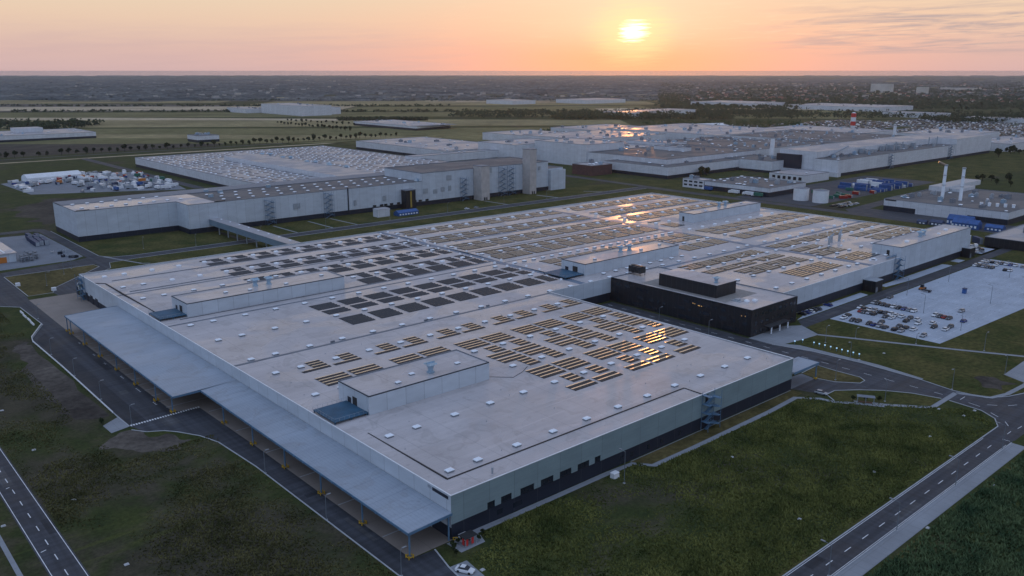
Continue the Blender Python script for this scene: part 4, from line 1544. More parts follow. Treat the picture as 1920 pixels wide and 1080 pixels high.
part(lh, "yellow_panel", MB().box(397.2, 576.8, 1, 398.8, 577.02, 14.2), mat("ochre_panel", (.32, .22, .04), .6))
for (x, y, hh) in ((276.5, 583.8, 18.4), (325.2, 583.8, 19.2), (457.8, 583.4, 20.0)):
    fire_stair(lh, x, y, hh, 'y', 4.2, 3.4, 5)
for (x, y, hh) in ((502, 583.4, 26), (512, 583.4, 26)):
    fire_stair(lh, x, y, hh, 'y', 5.0, 3.6, 6)
part(lh, "drain_pipe", MB().box(342.7, 583.3, 3, 343.4, 583.9, 21.2), M_DARK)
wb = MB()
for (x, z, w, hh) in ((296, 9.5, 3.6, 4), (300.5, 9.5, 0.8, 4), (348, 7, 2.2, 4), (375, 8, 3.2, 4), (415, 10, 5, 4.2), (425.5, 9, 4.2, 3.6), (433.5, 10, 4, 4), (441.5, 10, 3, 4.5), (440, 19, 5, 4.5), (486, 22, 4.5, 4.5), (541, 21.5, 2.5, 5), (547, 20, 3, 3.4)):
    wb.box(x, 583.4, z, x + w, 583.62, z + hh)
part(lh, "wall_louvre", wb, M_STEEL)
pk = MB()
for k in range(10):
    x = 365 + k * 5.6 + spk.uniform(0, 2)
    pk.box(x, 583.0, 3.9, x + 2.6, 583.9, 5.3)
part(lh, "wall_unit", pk, M_BLACK)
part(lh, "end_block", MB().box(561, 580.6, 0, 580.4, 583.9, 18.8), M_CLAD)
o2 = MB()
for k in range(4):
    o2.frus(412 + k * 14, 588 + 3 * (k % 2), 20.2, 416 + k * 14, 592 + 3 * (k % 2), 22.4, .3, .3)
for (x, y) in ((244, 612), (252, 640), (258, 628), (300, 634)):
    o2.box(x, y, 20.2, x + 3, y + 2.4, 22.4)
part(lh, "roof_unit", o2, M_COWL)
part(lh, "roof_edge_strip", MB().box(152, 605.3, 20.05, 160, 607.4, 20.9).box(237, 584.4, 20.2, 244, 586.4, 21.2), M_BLACK)

# --- conveyor bridge between the halls
cb = thing("conveyor_bridge", "enclosed grey conveyor bridge on legs from the long tall hall down to the nearest hall", "bridge", (231, 580, 0))
n = 9
bm_, br_, bs_ = MB(), MB(), MB()
for k in range(n):
    ya, yb = 584 - (584 - 453) * k / n, 584 - (584 - 453) * (k + 1) / n
    bm_.box(231.2, yb + .12, 5.0, 239.0, ya, 9.0)
    br_.box(231.0, yb + .12, 9.02, 239.2, ya, 9.2)
    bs_.box(236.5, (ya + yb) / 2 - .6, 9.22, 237.6, (ya + yb) / 2 + .6, 9.6)
    if k:
        bx_ = part(cb, "bridge_leg", MB().box(231.6, ya - .3, 0, 232.2, ya + .3, 5).box(238, ya - .3, 0, 238.6, ya + .3, 5).box(231.6, ya - .2, 4.3, 238.6, ya + .2, 4.98), M_STEEL)
part(cb, "bridge_wall", bm_, M_CLADB)
part(cb, "bridge_roof", br_, M_ROOF2)
part(cb, "bridge_hatch", bs_, M_SKYL)

# --- big low hall behind the long hall, roof covered with small domes
bh = building("low_hall", "broad low hall behind the long tall hall with hundreds of small domes on its roof", "factory hall", rp(335.5, 641, 585, 1055), 11.0, M_CLADW, M_ROOF2, 3.0)
dm = random.Random(8)
spots = []
for gy in range(34):
    for gx in range(26):
        x, y = 340 + gx * 9.5 + dm.uniform(-1.3, 1.3), 655 + gy * 11.8 + dm.uniform(-1.8, 1.8)
        if 402 < x < 456 and 690 < y < 970 or dm.random() < .18:
            continue
        spots.append((x, y))
spots.sort(key=lambda p: math.hypot(*p))
for (x, y) in spots[:100]:
    o = bpy.data.objects.new("skylight", skylight_proto())
    o.parent = bh
    o.scale = (1.0, 1.0, 1.0)
    o.location = (x - 335.5, y - 641, 10.6)
    COL.objects.link(o)
rest, pan = MB(), MB()
for (x, y) in spots[100:]:
    s_ = dm.uniform(.42, .78)
    rest.frus(x - 1.4 * s_, y - 1.0 * s_, 10.55, x + 1.4 * s_, y + 1.0 * s_, 10.6 + 1.2 * s_, .4, .3)
for (x, y) in spots:
    pan.box(x + 2.2, y - dm.uniform(1, 3), 10.55, x + dm.uniform(4.5, 7), y + dm.uniform(1, 3.4), 10.95)
part(bh, "skylights", rest, M_SKYL)['kind'] = 'stuff'
part(bh, "roof_panels", pan, mat("module_rows", (.15, .155, .17), .4, .3, .2))['kind'] = 'stuff'
hs = part(bh, "roof_house", MB().walls(rp(404, 700, 446, 960), 10.5, 15.0), M_CLADW)
part(hs, "house_roof", rect(404.2, 700.2, 445.8, 959.8, 14.9), M_ROOF2)
for (x, y) in ((448, 955), (455, 948), (448, 902), (455, 897), (446, 842), (452, 834), (452, 806), (447, 795), (452, 770)):
    cowl(bh, x, y, 10.8, 1.5, False)
building("connecting_gallery", "raised pale gallery joining the domed low hall to the halls behind it", "gallery", rp(570, 820, 765, 836), 14.0, M_CLADW, M_ROOF2, 0, 4, 0, None, True, 5.0)
building("low_hall", "low pale hall with a long white roof beside the meadow, left of the red-white tower", "factory hall", rp(655, 868, 775, 1085), 12.0, M_CLADW, M_ROOF2, 3.2, 26, 4)

# --- the older complex to the right of the long hall
CX = [
    ("red_brick_hall", "low dark red brick building at the foot of the pale complex", "building", rp(672, 632, 704, 662), 11.2, M_BRICK, M_ROOF2, 0, 5, 1),
    ("corner_hall", "pale hall with a grey base at the crossing behind the main halls", "factory hall", rp(713, 562, 842, 652), 12.4, M_CLADW, M_ROOFD, 3.6, 10, 3),
    ("stepped_hall", "pale hall rising one step above the corner hall at the crossing", "factory hall", rp(736, 582, 905, 700), 17.5, M_CLADW, M_ROOFD, 0, 14, 4),
    ("tall_block", "tall windowless pale block standing left of the stepped halls", "factory hall", rp(734, 700, 800, 790), 26.0, M_CLADW, M_ROOF2, 0, 4, 3),
    ("tall_block", "long tall pale block behind the raw concrete stair tower", "factory hall", rp(700, 790, 790, 860), 22.0, M_CLADW, M_ROOF2, 0, 6, 3),
    ("gallery_block", "small pale block with two vents on the dark stepped roof", "factory hall", rp(828, 630, 842, 676), 21.5, M_CLADW, M_ROOF2, 0, 0, 1),
    ("long_wall_hall", "pale hall with a long blank wall in the middle of the older complex", "factory hall", rp(915, 588, 1040, 715), 17.0, M_CLADW, M_ROOFD, 0, 26, 5),
    ("mid_block", "pale block with two round louvres beside the sunlit roofs", "factory hall", rp(892, 700, 925, 775), 19.0, M_CLADW, M_ROOF2, 0, 3, 4),
    ("mid_hall", "pale low hall whose roof catches the orange sunlight", "factory hall", rp(790, 715, 890, 850), 15.0, M_CLADW, M_ROOF2, 0, 16, 9),
    ("mid_hall", "wide flat pale hall behind the sunlit roofs", "factory hall", rp(880, 842, 1060, 975), 16.0, M_CLADW, M_ROOF2, 0, 20, 8),
    ("long_wall_hall", "far pale hall with the longest blank wall in the older complex", "factory hall", rp(1080, 760, 1290, 985), 17.0, M_CLADW, M_ROOF2, 0, 36, 10),
    ("mid_hall", "pale hall with dark flat roof below the red-white tower", "factory hall", rp(945, 690, 1075, 760), 16.0, M_CLADW, M_ROOFD, 0, 24, 6),
    ("mid_hall", "flat hall right of the long blank wall with a speckled roof", "factory hall", rp(1042, 545, 1110, 690), 15.0, M_CLADW, M_ROOFD, 0, 30, 5),
    ("mid_hall", "broad hall behind the big grey hall with a low pale wall", "factory hall", rp(1110, 560, 1300, 758), 16.0, M_CLADW, M_ROOFD, 0, 40, 8),
    ("mid_hall", "pale hall with dark roof close to the car lots", "factory hall", rp(1300, 650, 1420, 830), 15.5, M_CLADW, M_ROOF2, 0, 22, 5),
    ("mid_hall", "long pale hall at the right end of the older complex", "factory hall", rp(1345, 520, 1500, 615), 16.5, M_CLADW, M_ROOF2, 0, 16, 5),
    ("mid_hall", "low pale hall past the right end of the big grey hall", "factory hall", rp(1318, 440, 1480, 505), 11.0, M_CLADW, M_ROOF2, 0, 10, 3),
    ("link_hall", "low pale link between the corner hall and the big grey hall", "factory hall", rp(842, 520, 900, 585), 13.0, M_CLADW, M_ROOFD, 2.5, 6, 2),
    ("far_hall", "flat pale hall at the left back of the older complex", "factory hall", rp(905, 985, 1010, 1100), 12.0, M_CLADW, M_ROOF2, 0, 10, 4),
    ("far_hall", "flat pale hall at the middle back of the older complex", "factory hall", rp(1080, 1000, 1230, 1120), 12.0, M_CLADW, M_ROOF2, 0, 10, 4),
]
for a in CX:
    building(*a)
bg = building("big_hall", "big grey-white hall on the lawn with a stepped roof and dark stair towers", "factory hall", rp(866, 455, 1285, 482), 17.6, M_CLADW, M_ROOFD, 3.2, 8, 5)
ub = part(bg, "upper_block", MB().walls(rp(870, 482, 1285, 528), 3, 24.5), M_CLADW)
part(ub, "block_roof", rect(870.2, 482.2, 1284.8, 527.8, 24.2), M_ROOF2)
ub = part(bg, "end_block", MB().walls(rp(1168, 454.6, 1285.3, 482.2), 3.2, 24.8), M_CLADW)
part(ub, "block_roof", rect(1168.3, 455, 1285, 482, 24.6), M_ROOF2)
part(bg, "low_front", MB().box(861, 452, 0, 868, 520, 4.6), M_CLADW)
part(bg, "dark_end", MB().box(866, 500, 0, 881, 529.5, 20), M_DARK)
for (x, hh) in ((985, 16.5), (1150, 17)):
    fire_stair(bg, x, 454.9, hh, 'y', 5, 3.6, 5)
mach = MB()
rm = random.Random(6)
for k in range(16):
    x = rm.uniform(960, 1100)
    mach.box(x, 470 + rm.uniform(0, 9), 17.3, x + rm.uniform(2, 7), 480.5, 17.3 + rm.uniform(2, 7))
for k in range(9):
    x = rm.uniform(955, 1160)
    mach.cyl(x, 476 + rm.uniform(-3, 3), 17.3, rm.uniform(21, 28), .7, 7)
mach.tube((893, 482, 18), (925, 476, 28), .9, 6)
part(bg, "roof_machinery", mach, M_STEEL)
rt = thing("striped_tower", "round red and white striped water tower above the factory roofs", "tower", (1535, 785, 0))
part(rt, "tower_shaft", MB().cyl(1535, 785, 0, 12, 3.8, 16, 4.0), M_WHITE)
for k, m in enumerate((M_RED, M_WHITE, M_RED)):
    part(rt, "tower_ring", MB().cyl(1535, 785, 12 + k * 7.5, 19.5 + k * 7.5, 4.4, 18), m)
part(rt, "tower_cap", MB().cyl(1535, 785, 34.5, 36.0, 4.2, 16, 1.6), M_WHITE)
for (x, y, h, r, lb) in ((905, 560, 33, 2.8, "pale round chimney rising from the older complex left of the red-white tower"), (1305, 600, 30, 2.4, "small pale chimney right of the red-white tower")):
    c = thing("chimney", lb, "chimney", (x, y, 0))
    part(c, "shaft", MB().cyl(x, y, 0, h, r, 12, r * .92), M_WHITE)
    part(c, "rim", MB().cyl(x, y, h, h + .8, r * 1.15, 12), M_KERBUP)

# --- small buildings this side of the complex
wb_ = building("office_house", "two-storey white office house with dark window bands at the crossing", "building", rp(676, 489, 692, 514), 8.6, M_CLADW, M_ROOF2, 0, 1, 1)
for z in (2.0, 5.4):
    for k in range(4):
        part(wb_, "window", MB().box(675.9, 490.5 + k * 6, z, 676.05, 494.5 + k * 6, z + 1.6), M_GLASS)
wk = building("workshop", "long workshop with a dark roof and a dark open ground floor beside the silos", "workshop", rp(676, 418, 738, 488), 8.2, M_CLADW, M_ROOFD, 4.2, 20, 3)
ws = building("window_shed", "white shed with six dark windows beyond the workshop", "shed", rp(787, 448, 836, 488), 8.0, M_CLADW, M_ROOF2, 0, 2, 0)
for k in range(6):
    part(ws, "window", MB().box(786.9, 451 + k * 6, 2.6, 787.05, 454.4 + k * 6, 5.8), M_GLASS)
ph = building("energy_hall", "energy centre with pale upper walls, dark base and two chimneys", "factory hall", rp(682, 222.5, 800, 316), 9.6, M_CLADW, M_ROOFD, 4.0, 10, 10)
for k in range(3):
    part(ph, "garage_door", MB().box(681.85, 262 + k * 9, 0, 682.05, 267.5 + k * 9, 5.4), M_STEEL)
part(ph, "gate_wall", MB().box(681.6, 251, 0, 681.84, 290, 5.9), M_CLADW)
part(ph, "dark_sign", MB().box(681.9, 306, 8.2, 682.05, 315, 9.2), M_BLACK)
for k in range(5):
    part(ph, "white_vent", MB().cyl(704 + k * 1.5, 250 - k * 5.2, 9.2, 11.8, 1.1, 8, 1.3), M_SKYL)
part(ph, "roof_annexe", MB().box(760, 300, 9.3, 836, 314, 13.5).box(768, 291, 9.3, 800, 299.6, 12.0), M_CLADW)
for (x, y, h, lb) in ((720, 286, 35.5, "tall steel chimney with a smoking hood, left one on the energy centre"), (719.5, 271.7, 34.3, "plain tall steel chimney, right one on the energy centre")):
    c = thing("chimney", lb, "chimney", (x, y, 9.2))
    part(c, "shaft", MB().cyl(x, y, 9.2, h, 1.35, 12, 1.2), M_SKYL)
    part(c, "rim", MB().cyl(x, y, h, h + 1.2, 1.5, 12), M_STEEL)
    part(c, "ring", MB().cyl(x, y, 20, 20.5, 1.6, 12).cyl(x, y, 28, 28.5, 1.55, 12), M_STEEL)
    if y > 280:
        pl_ = MB()
        pl_.tube((x, y, h + .5), (x - 3, y + 5, h + 3.2), 1.0, 8)
        part(c, "hood", pl_, mat("copper_hood", (.30, .22, .15), .4, .2, .5, .5))
for (x, y, lb) in ((683, 390.5, "white cylindrical storage tank, left of the pair by the workshop"), (683, 372, "white cylindrical storage tank, right of the pair by the workshop")):
    s = thing("storage_tank", lb, "tank", (x, y, 0), "white tanks by the workshop")
    part(s, "shell", MB().cyl(x, y, 0, 10.6, 6.6, 24), M_WHITE, None, False)
    part(s, "tank_roof", MB().cyl(x, y, 10.6, 11.4, 6.75, 24, 1.0), M_KERBUP)
db = building("black_hall", "low black hall with a pale roof edge beyond the far car park", "building", rp(588, 150, 660, 204), 6.2, M_BLACK, M_ROOF2, 0, 0, 2)
part(db, "raised_roof", MB().box(592, 150, 6.0, 610, 176, 9.4), M_BLACK)
# --- left side
fl = building("far_hall", "long pale hall with a dark base far left beyond the ploughed field", "factory hall", rp(200, 1560, 437, 1690), 10.2, M_CLADW, M_ROOF2, 3.5, 20, 4)
part(fl, "roof_block", MB().box(330, 1625, 10, 372, 1660, 17), M_CLADW)
sb_ = building("substation_house", "small boxy pale building with roof machinery beside the row of trees", "building", rp(526, 1348, 562, 1388), 10.6, M_CLADW, M_ROOFD, 4, 0, 7)
for (lb, poly, h) in (("largest white hall far back in the middle left fields", rp(1040, 1975, 1125, 2200), 25.0),
                      ("lower white wing on the right of the largest far white hall", rp(1126, 2010, 1172, 2170), 18.0),
                      ("low white wing at the left of the largest far white hall", rp(1000, 2210, 1060, 2330), 12.0)):
    building("far_hall", lb, "factory hall", poly, h, M_CLADW, M_ROOF2, 0, 0, 3)
building("far_hall", "long low grey hall between the far fields and the wood", "factory hall", [(947, 1350), (1046, 1372), (1046, 1575), (947, 1575)], 8.2, M_CLADW, M_ROOF2, 4.0, 22, 2)
for (lb, poly, h) in (("white low hall left in the haze behind the wood", rp(1935, 2192, 2040, 2330), 13), ("white long hall in the haze below the sun", rp(2166, 2073, 2370, 2220), 13),
                      ("white hall behind the trees right below the sun", rp(1600, 1385, 1860, 1470), 13),
                      ("long glasshouse-like white hall right of the wood", rp(2310, 1500, 2480, 1740), 14), ("wide pale hall row at the edge of the town", rp(2350, 1130, 2560, 1420), 12),
                      ("cream pale hall beside the road at the edge of the town", rp(2120, 870, 2180, 1010), 12), ("low pale hall right of the cream hall", rp(2080, 640, 2140, 800), 9)):
    t = building("far_hall", lb, "factory hall", poly, h, M_CLADW, M_ROOF2)
for (lb, x, y, w, h) in (("tall pale slab block standing out of the town on the right", 4430, 2170, 90, 46), ("smaller white tower block in the town at far right", 4330, 1898, 40, 34), ("low white block far right in the town", 5200, 2120, 160, 18)):
    building("tower_block", lb, "building", rp(x, y - w, x + 30, y + w * .2), h, M_PLASTER, M_ROOF2)
wt = thing("tent_hall", "bright white tent hall among the far lots behind the older complex", "tent hall", (1395, 1065, 0))
part(wt, "tent_roof", MB().quad((1340, 1040, 4), (1460, 1000, 4), (1468, 1022, 9), (1348, 1062, 9)).quad((1348, 1062, 9), (1468, 1022, 9), (1476, 1044, 4), (1356, 1084, 4)), M_WHITE)
part(wt, "tent_wall", MB().walls([(1340, 1040), (1460, 1000), (1476, 1044), (1356, 1084)], 0, 4).quad((1340, 1040, 4), (1348, 1062, 9), (1356, 1084, 4)).quad((1476, 1044, 4), (1468, 1022, 9), (1460, 1000, 4)), M_SKYL)
tn = thing("storage_tent", "long white storage tent with an arched roof by the truck yard", "tent", (203, 985, 0))
tm, te = MB(), MB()
prof = [(0, 0), (0, 3.6), (3, 5.8), (8, 7.2), (13, 5.8), (16, 3.6), (16, 0)]
ux, uy = Vector((1, .12)).normalized(), Vector((-.12, 1)).normalized()
for a, b in zip(prof, prof[1:]):
    q = []
    for (s, z), L in ((a, 0), (a, 54), (b, 54), (b, 0)):
        p = Vector((203, 978)) + ux * L + uy * s
        q.append((p.x, p.y, z))
    tm.quad(*q)
part(tn, "tent_skin", tm, M_WHITE)
for L in (0, 54):
    te.quad(*[(*(Vector((203, 978)) + ux * L + uy * s), z) for s, z in prof])
part(tn, "tent_gable", te, M_SKYL)
sh = thing("flat_shed", "flat grey shed with bright roof edge at the left edge of the picture", "shed", (96, 563, 0))
part(sh, "wall", MB().walls(rp(60, 566.5, 106, 640), 0, 5.2), M_CLAD)
part(sh, "roof", MB().box(59, 565.8, 5.2, 106.6, 641, 5.6), M_ROOF)
part(sh, "roof_strip", MB().box(100, 568, 5.6, 101, 640, 5.9).box(94, 568, 5.6, 95, 640, 5.9), M_WHITE)
part(sh, "orange_door", MB().box(96, 566.3, 0, 101, 566.45, 3.4), CARP['orange'])
wall_ = thing("white_hut", "small white hut beside the blue tent in front of the long tall hall", "hut", (353, 558, 0))
part(wall_, "wall", MB().box(353, 557, 0, 364, 564, 6.0), M_CLADW)
part(wall_, "roof", MB().frus(352.7, 556.7, 6.0, 364.3, 564.3, 6.6, 1, 1), M_ROOF2)

# ================================================================== VEHICLES
def loft(sections):
    """closed body from (x, [(y, z)...]) cross sections"""
    mb = MB()
    n = len(sections[0][1])
    for x, ring in sections:
        mb.v += [(x, y, z) for y, z in ring]
    for k in range(len(sections) - 1):
        for j in range(n):
            a, b = k * n + j, k * n + (j + 1) % n
            mb.f.append((a, a + n, b + n, b))
    mb.f.append(tuple(range(n)))
    mb.f.append(tuple(range((len(sections) - 1) * n, len(sections) * n))[::-1])
    return mb


def ring(w, z0, z1, t=.88):
    return [(-w, z0), (w, z0), (w, z0 + (z1 - z0) * .6), (w * t, z1), (-w * t, z1), (-w, z0 + (z1 - z0) * .6)]


def car_meshes(kind):
    if kind == 'van':
        body = loft([(-2.6, ring(.92, .4, 2.0)), (-2.5, ring(.97, .3, 2.15)), (1.1, ring(.97, .3, 2.15)), (1.7, ring(.96, .3, 1.5)), (2.4, ring(.94, .3, 1.1)), (2.6, ring(.85, .4, .9))])
        cab = loft([(1.0, ring(.90, 1.35, 2.02)), (1.12, ring(.985, 1.3, 2.05)), (1.66, ring(.975, 1.3, 1.55))])
        xs_, wb = (-1.6, 1.65), .98
    else:
        est = kind == 'estate'
        body = loft([(-2.2, ring(.80, .42, .82)), (-2.1, ring(.88, .3, .95)), (-1.2, ring(.91, .28, 1.0)), (.7, ring(.91, .28, .98)), (1.9, ring(.88, .3, .82)), (2.22, ring(.76, .4, .68))])
        back = -2.0 if est else -1.55
        cab = loft([(back, ring(.80, .93, 1.0)), (back + .45, ring(.80, .93, 1.40, .82)), (.25, ring(.80, .93, 1.43, .82)), (1.05, ring(.80, .93, .97))])
        xs_, wb = (-1.35, 1.38), .92
    roof = MB()
    if kind == 'van':
        roof.box(-2.3, -.75, 2.14, .8, .75, 2.2)
    else:
        roof.frus(-1.45 if kind == 'estate' else -1.0, -.64, 1.40, .22, .64, 1.475, .06, .06)
    wheels = []
    for x in xs_:
        for sy in (-1, 1):
            w = MB()
            w.tube((x, sy * (wb - .2), .33), (x, sy * (wb + .02), .33), .33, 10)
            wheels.append(w)
    lights = MB().box(2.02, -.74, .62, 2.24, -.44, .74).box(2.02, .44, .62, 2.24, .74, .74)
    return body, cab, roof, wheels, lights


_cars = {}


def car_proto(kind, colour):
    key = (kind, colour)
    if key in _cars:
        return _cars[key], False
    body, cab, roof, wheels, lights = car_meshes(kind)
    t = thing("parked_car" if kind != 'van' else "parked_van", None, "car" if kind != 'van' else "van", (0, 0, 0))
    part(t, "body", body, CARP[colour])
    part(t, "windows", cab, M_GLASS)
    part(t, "car_roof", roof, CARP[colour])
    for w in wheels:
        part(t, "wheel", w, M_TYRE)
    part(t, "headlights", lights, M_SKYL)
    _cars[key] = t
    return t, True


def car(x, y, rz, colour, label, group=None, kind='sedan'):
    p, fresh = car_proto(kind, colour)
    if fresh:
        p.location, p.rotation_euler = (x, y, .06), (0, 0, rz)
        tag(p, label, None, group)
        return p
    c = dup(p, (x, y, .06), rz, label)
    if group:
        c['group'] = group
    elif 'group' in c:
        del c['group']
    return c


rc = random.Random(31)
LOT = {  # stalls by column: x, list of y, colours
    'first': (361.3, [(180.2, 'white'), (175.8, 'grey'), (173.3, 'black'), (168.2, 'black'), (165.8, 'blue'), (163.2, 'silver'), (160.7, 'grey'), (156.4, 'black'), (153.6, 'silver'), (144.2, 'silver')]),
    'second': (367.2, [(181.0, 'black'), (165.5, 'grey'), (157.3, 'grey'), (154.4, 'black'), (151.0, 'white')]),
    'third': (377.8, [(180.4, 'red'), (178.6, 'grey'), (176.4, 'silver'), (174.0, 'black'), (168.5, 'grey'), (165.6, 'white'), (159.0, 'black'), (153.7, 'white'), (146.7, 'black'), (141.7, 'white')]),
    'fourth': (383.6, [(183.6, 'white'), (181.6, 'black'), (179.0, 'white'), (176.8, 'silver'), (173.3, 'black'), (171.2, 'grey'), (168.8, 'white'), (166.4, 'white'), (163.6, 'white'), (159.9, 'grey'), (156.5, 'white'), (149.5, 'white'), (142.0, 'grey')]),
    'fifth': (397.0, [(183.4, 'silver'), (181.4, 'black'), (178.9, 'black'), (176.4, 'grey'), (173.8, 'white'), (171.3, 'black'), (168.7, 'blue'), (166.2, 'silver'), (164.0, 'white'), (154.4, 'white'), (152.0, 'grey'), (150.0, 'red'), (147.9, 'grey'), (141.7, 'blue')]),
    'sixth': (413.4, [(183.2, 'grey'), (149.2, 'silver')]),
    'sixth from the back': (521.5, [(184.0, 'white'), (181.8, 'black'), (179.6, 'silver'), (177.2, 'grey'), (174.8, 'black'), (167.8, 'black'), (165.4, 'white')]),
    'back': (537.4, [(185.2, 'white'), (182.7, 'white'), (180.3, 'black'), (177.9, 'silver'), (175.4, 'grey'), (173.0, 'white'), (170.6, 'blue'), (168.0, 'white'), (163.9, 'silver'), (160.6, 'blue'), (158, 'white')]),
    'next-to-back': (531.0, [(184.3, 'white'), (181.7, 'silver'), (176.0, 'white')]),
}
for row, (x, lst) in LOT.items():
    for k, (y, colour) in enumerate(lst):
        kind = rc.choice(('sedan', 'estate', 'estate'))
        flip = math.pi if rc.random() < .5 else 0
        car(x + rc.uniform(-.3, .3), y, flip + rc.uniform(-.03, .03), colour,
            "%s car, %s from the service road, %s row of the car park" % (colour, nth(k + 1), row), "cars in the pale car park", kind)
for k, (x, y, colour) in enumerate(((352.9, 196.2, 'black'), (356.4, 196.1, 'blue'), (359.4, 195.9, 'white'), (362.4, 196, 'black'), (366, 195.9, 'grey'), (376.3, 196.1, 'blue'))):
    car(x, y, R(90), colour, "%s car, %s from the office block in the bay along the rear hall" % (colour, nth(k + 1)), "cars along the rear hall", 'estate')
for k, (x, y, colour) in enumerate(((575, 209.6, 'white'), (575.4, 207, 'silver'), (575.2, 204.4, 'white'), (575, 201.8, 'grey'), (580, 206, 'white'), (563, 199, 'white'), (565.5, 197.5, 'silver'), (568, 198, 'black'), (571, 203, 'white'), (566, 210, 'grey'))):
    car(x, y, R(rc.uniform(-15, 95)), colour, "%s vehicle, %s of those crowded behind the rear hall's far end" % (colour, nth(k + 1)), "vehicles behind the rear hall", rc.choice(('van', 'estate')))
car(105.0, 135.2, R(-62), 'white', "white car alone on the small pad beside the loading yard exit", None, 'sedan')
car(266.6, 138.3, R(-80), 'silver', "silver car stopped beside the grass island by the small canopy", None, 'estate')
car(164.6, 144.6, R(-50), 'white', "white car parked on the grass under the front wall windows", None, 'sedan') if False else None
car(389, 567, R(0), 'white', "white van in front of the blue tent", None, 'van') if False else None
car(430, 543.5, R(0), 'white', "white car on the verge in front of the long tall hall", None, 'estate')
car(440, 543.8, R(0), 'silver', "silver car on the verge in front of the long tall hall", None, 'estate')

# tractor with trailer in the car park
tr = thing("site_loader", "small orange wheel loader with a dark trailer standing in the empty car park", "loader", (442, 178, 0))
part(tr, "chassis", loft([(440.4, ring(.8, .6, 1.3)), (443.6, ring(.8, .6, 1.3))]) if False else MB().box(440.4, 179, .6, 443.8, 180.8, 1.4), CARP['orange'])
part(tr, "cab", MB().frus(441.2, 179.1, 1.4, 442.8, 180.7, 2.9, .15, .15), M_GLASS)
part(tr, "bucket", MB().frus(443.8, 178.8, .2, 445, 181, 1.2, .1, .1), M_JOINT)
for x in (440.9, 443.2):
    for ya, yb in ((178.8, 179.2), (180.6, 181.0)):
        part(tr, "wheel", MB().tube((x, ya, .6), (x, yb, .6), .6, 10), M_TYRE)
part(tr, "trailer", MB().box(438.4, 174, .7, 440, 178.4, 1.2).tube((438.4, 175, .45), (440.2, 175, .45), .4, 8), M_DARK)
cbx = thing("portable_cabin", "small blue cabin standing alone in the empty car park", "cabin", (450.4, 162, 0))
part(cbx, "cabin_wall", MB().box(449.8, 161.6, 0, 451.8, 163.2, 2.5), M_BLUE)
part(cbx, "cabin_roof", MB().frus(449.6, 161.4, 2.5, 452.0, 163.4, 2.8, .2, .2), M_DBLUE)


def container(x, y, rz, m, label, group, L=6.1, h=2.6, wd=2.44):
    t = thing("container", label, "container", (x, y, 0), group, rz)
    b = MB().box(-L / 2, -wd / 2, .12, L / 2, wd / 2, h)
    k = -L / 2 + .3
    while k < L / 2 - .2:
        b.box(k, -wd / 2 - .05, .3, k + .18, wd / 2 + .05, h - .15)
        k += .55
    me = b.mesh("shell", m)
    o = bpy.data.objects.new("shell", me)
    o.parent = t
    COL.objects.link(o)
    d = MB().box(-L / 2 - .06, -wd / 2 + .1, .25, -L / 2 - .001, -.03, h - .1).box(-L / 2 - .06, .03, .25, -L / 2 - .001, wd / 2 - .1, h - .1)
    o = bpy.data.objects.new("door", d.mesh("door", M_STEEL))
    o.parent = t
    COL.objects.link(o)
    return t


def truck(x, y, rz, m, label, group, L=9.5, cabm=None):
    t = thing("truck", label, "truck", (x, y, 0.06), group, rz)

    def add(nm, mb, mt):
        o = bpy.data.objects.new(nm, mb.mesh(nm, mt))
        o.parent = t
        COL.objects.link(o)
    add("cargo_box", MB().box(-L / 2, -1.25, 1.0, L / 2 - 2.6, 1.25, 3.7), m)
    add("cab", loft([(L / 2 - 2.4, [(-1.2, .6), (1.2, .6), (1.2, 2.2), (1.05, 3.0), (-1.05, 3.0), (-1.2, 2.2)]), (L / 2 - .4, [(-1.2, .6), (1.2, .6), (1.2, 2.0), (1.0, 2.9), (-1.0, 2.9), (-1.2, 2.0)]), (L / 2, [(-1.15, .6), (1.15, .6), (1.15, 1.6), (1.1, 1.8), (-1.1, 1.8), (-1.15, 1.6)])]), cabm or M_WHITE)
    for wx in (-L / 2 + 1.3, -L / 2 + 2.6, L / 2 - 1.4):
        add("wheel_axle", MB().tube((wx, -1.2, .5), (wx, 1.2, .5), .5, 8), M_TYRE)
    return t


# truck and machine yard at the left
ry = random.Random(17)
yard = [(183, 980), (185, 880), (239, 853), (302, 822), (315, 905), (312, 996), (262, 1030), (228, 1002)]
n = 0
placed = []
tries = 0
cols_ = [M_WHITE] * 6 + [M_BLUE, M_DBLUE, M_DBLUE, M_SKYL, M_SKYL, M_STEEL, M_STEEL, M_STEEL, CARP['red'], CARP['orange'], M_GREEN]
names_ = {id(M_WHITE): 'white', id(M_BLUE): 'blue', id(M_DBLUE): 'dark blue', id(M_SKYL): 'pale', id(CARP['red']): 'red', id(CARP['orange']): 'orange', id(M_GREEN): 'green', id(M_STEEL): 'grey'}
cand = []
while len(placed) < 150 and tries < 20000:
    tries += 1
    x, y = ry.uniform(180, 316), ry.uniform(822, 1030)
    if not inside(yard, x, y) or 188 < x < 232 and 868 < y < 935 or any((x - a) ** 2 + (y - b) ** 2 < 30 for a, b in placed):
        continue
    placed.append((x, y))
placed.sort(key=lambda p: (p[0] * SA - p[1] * CA))
cnt = {}
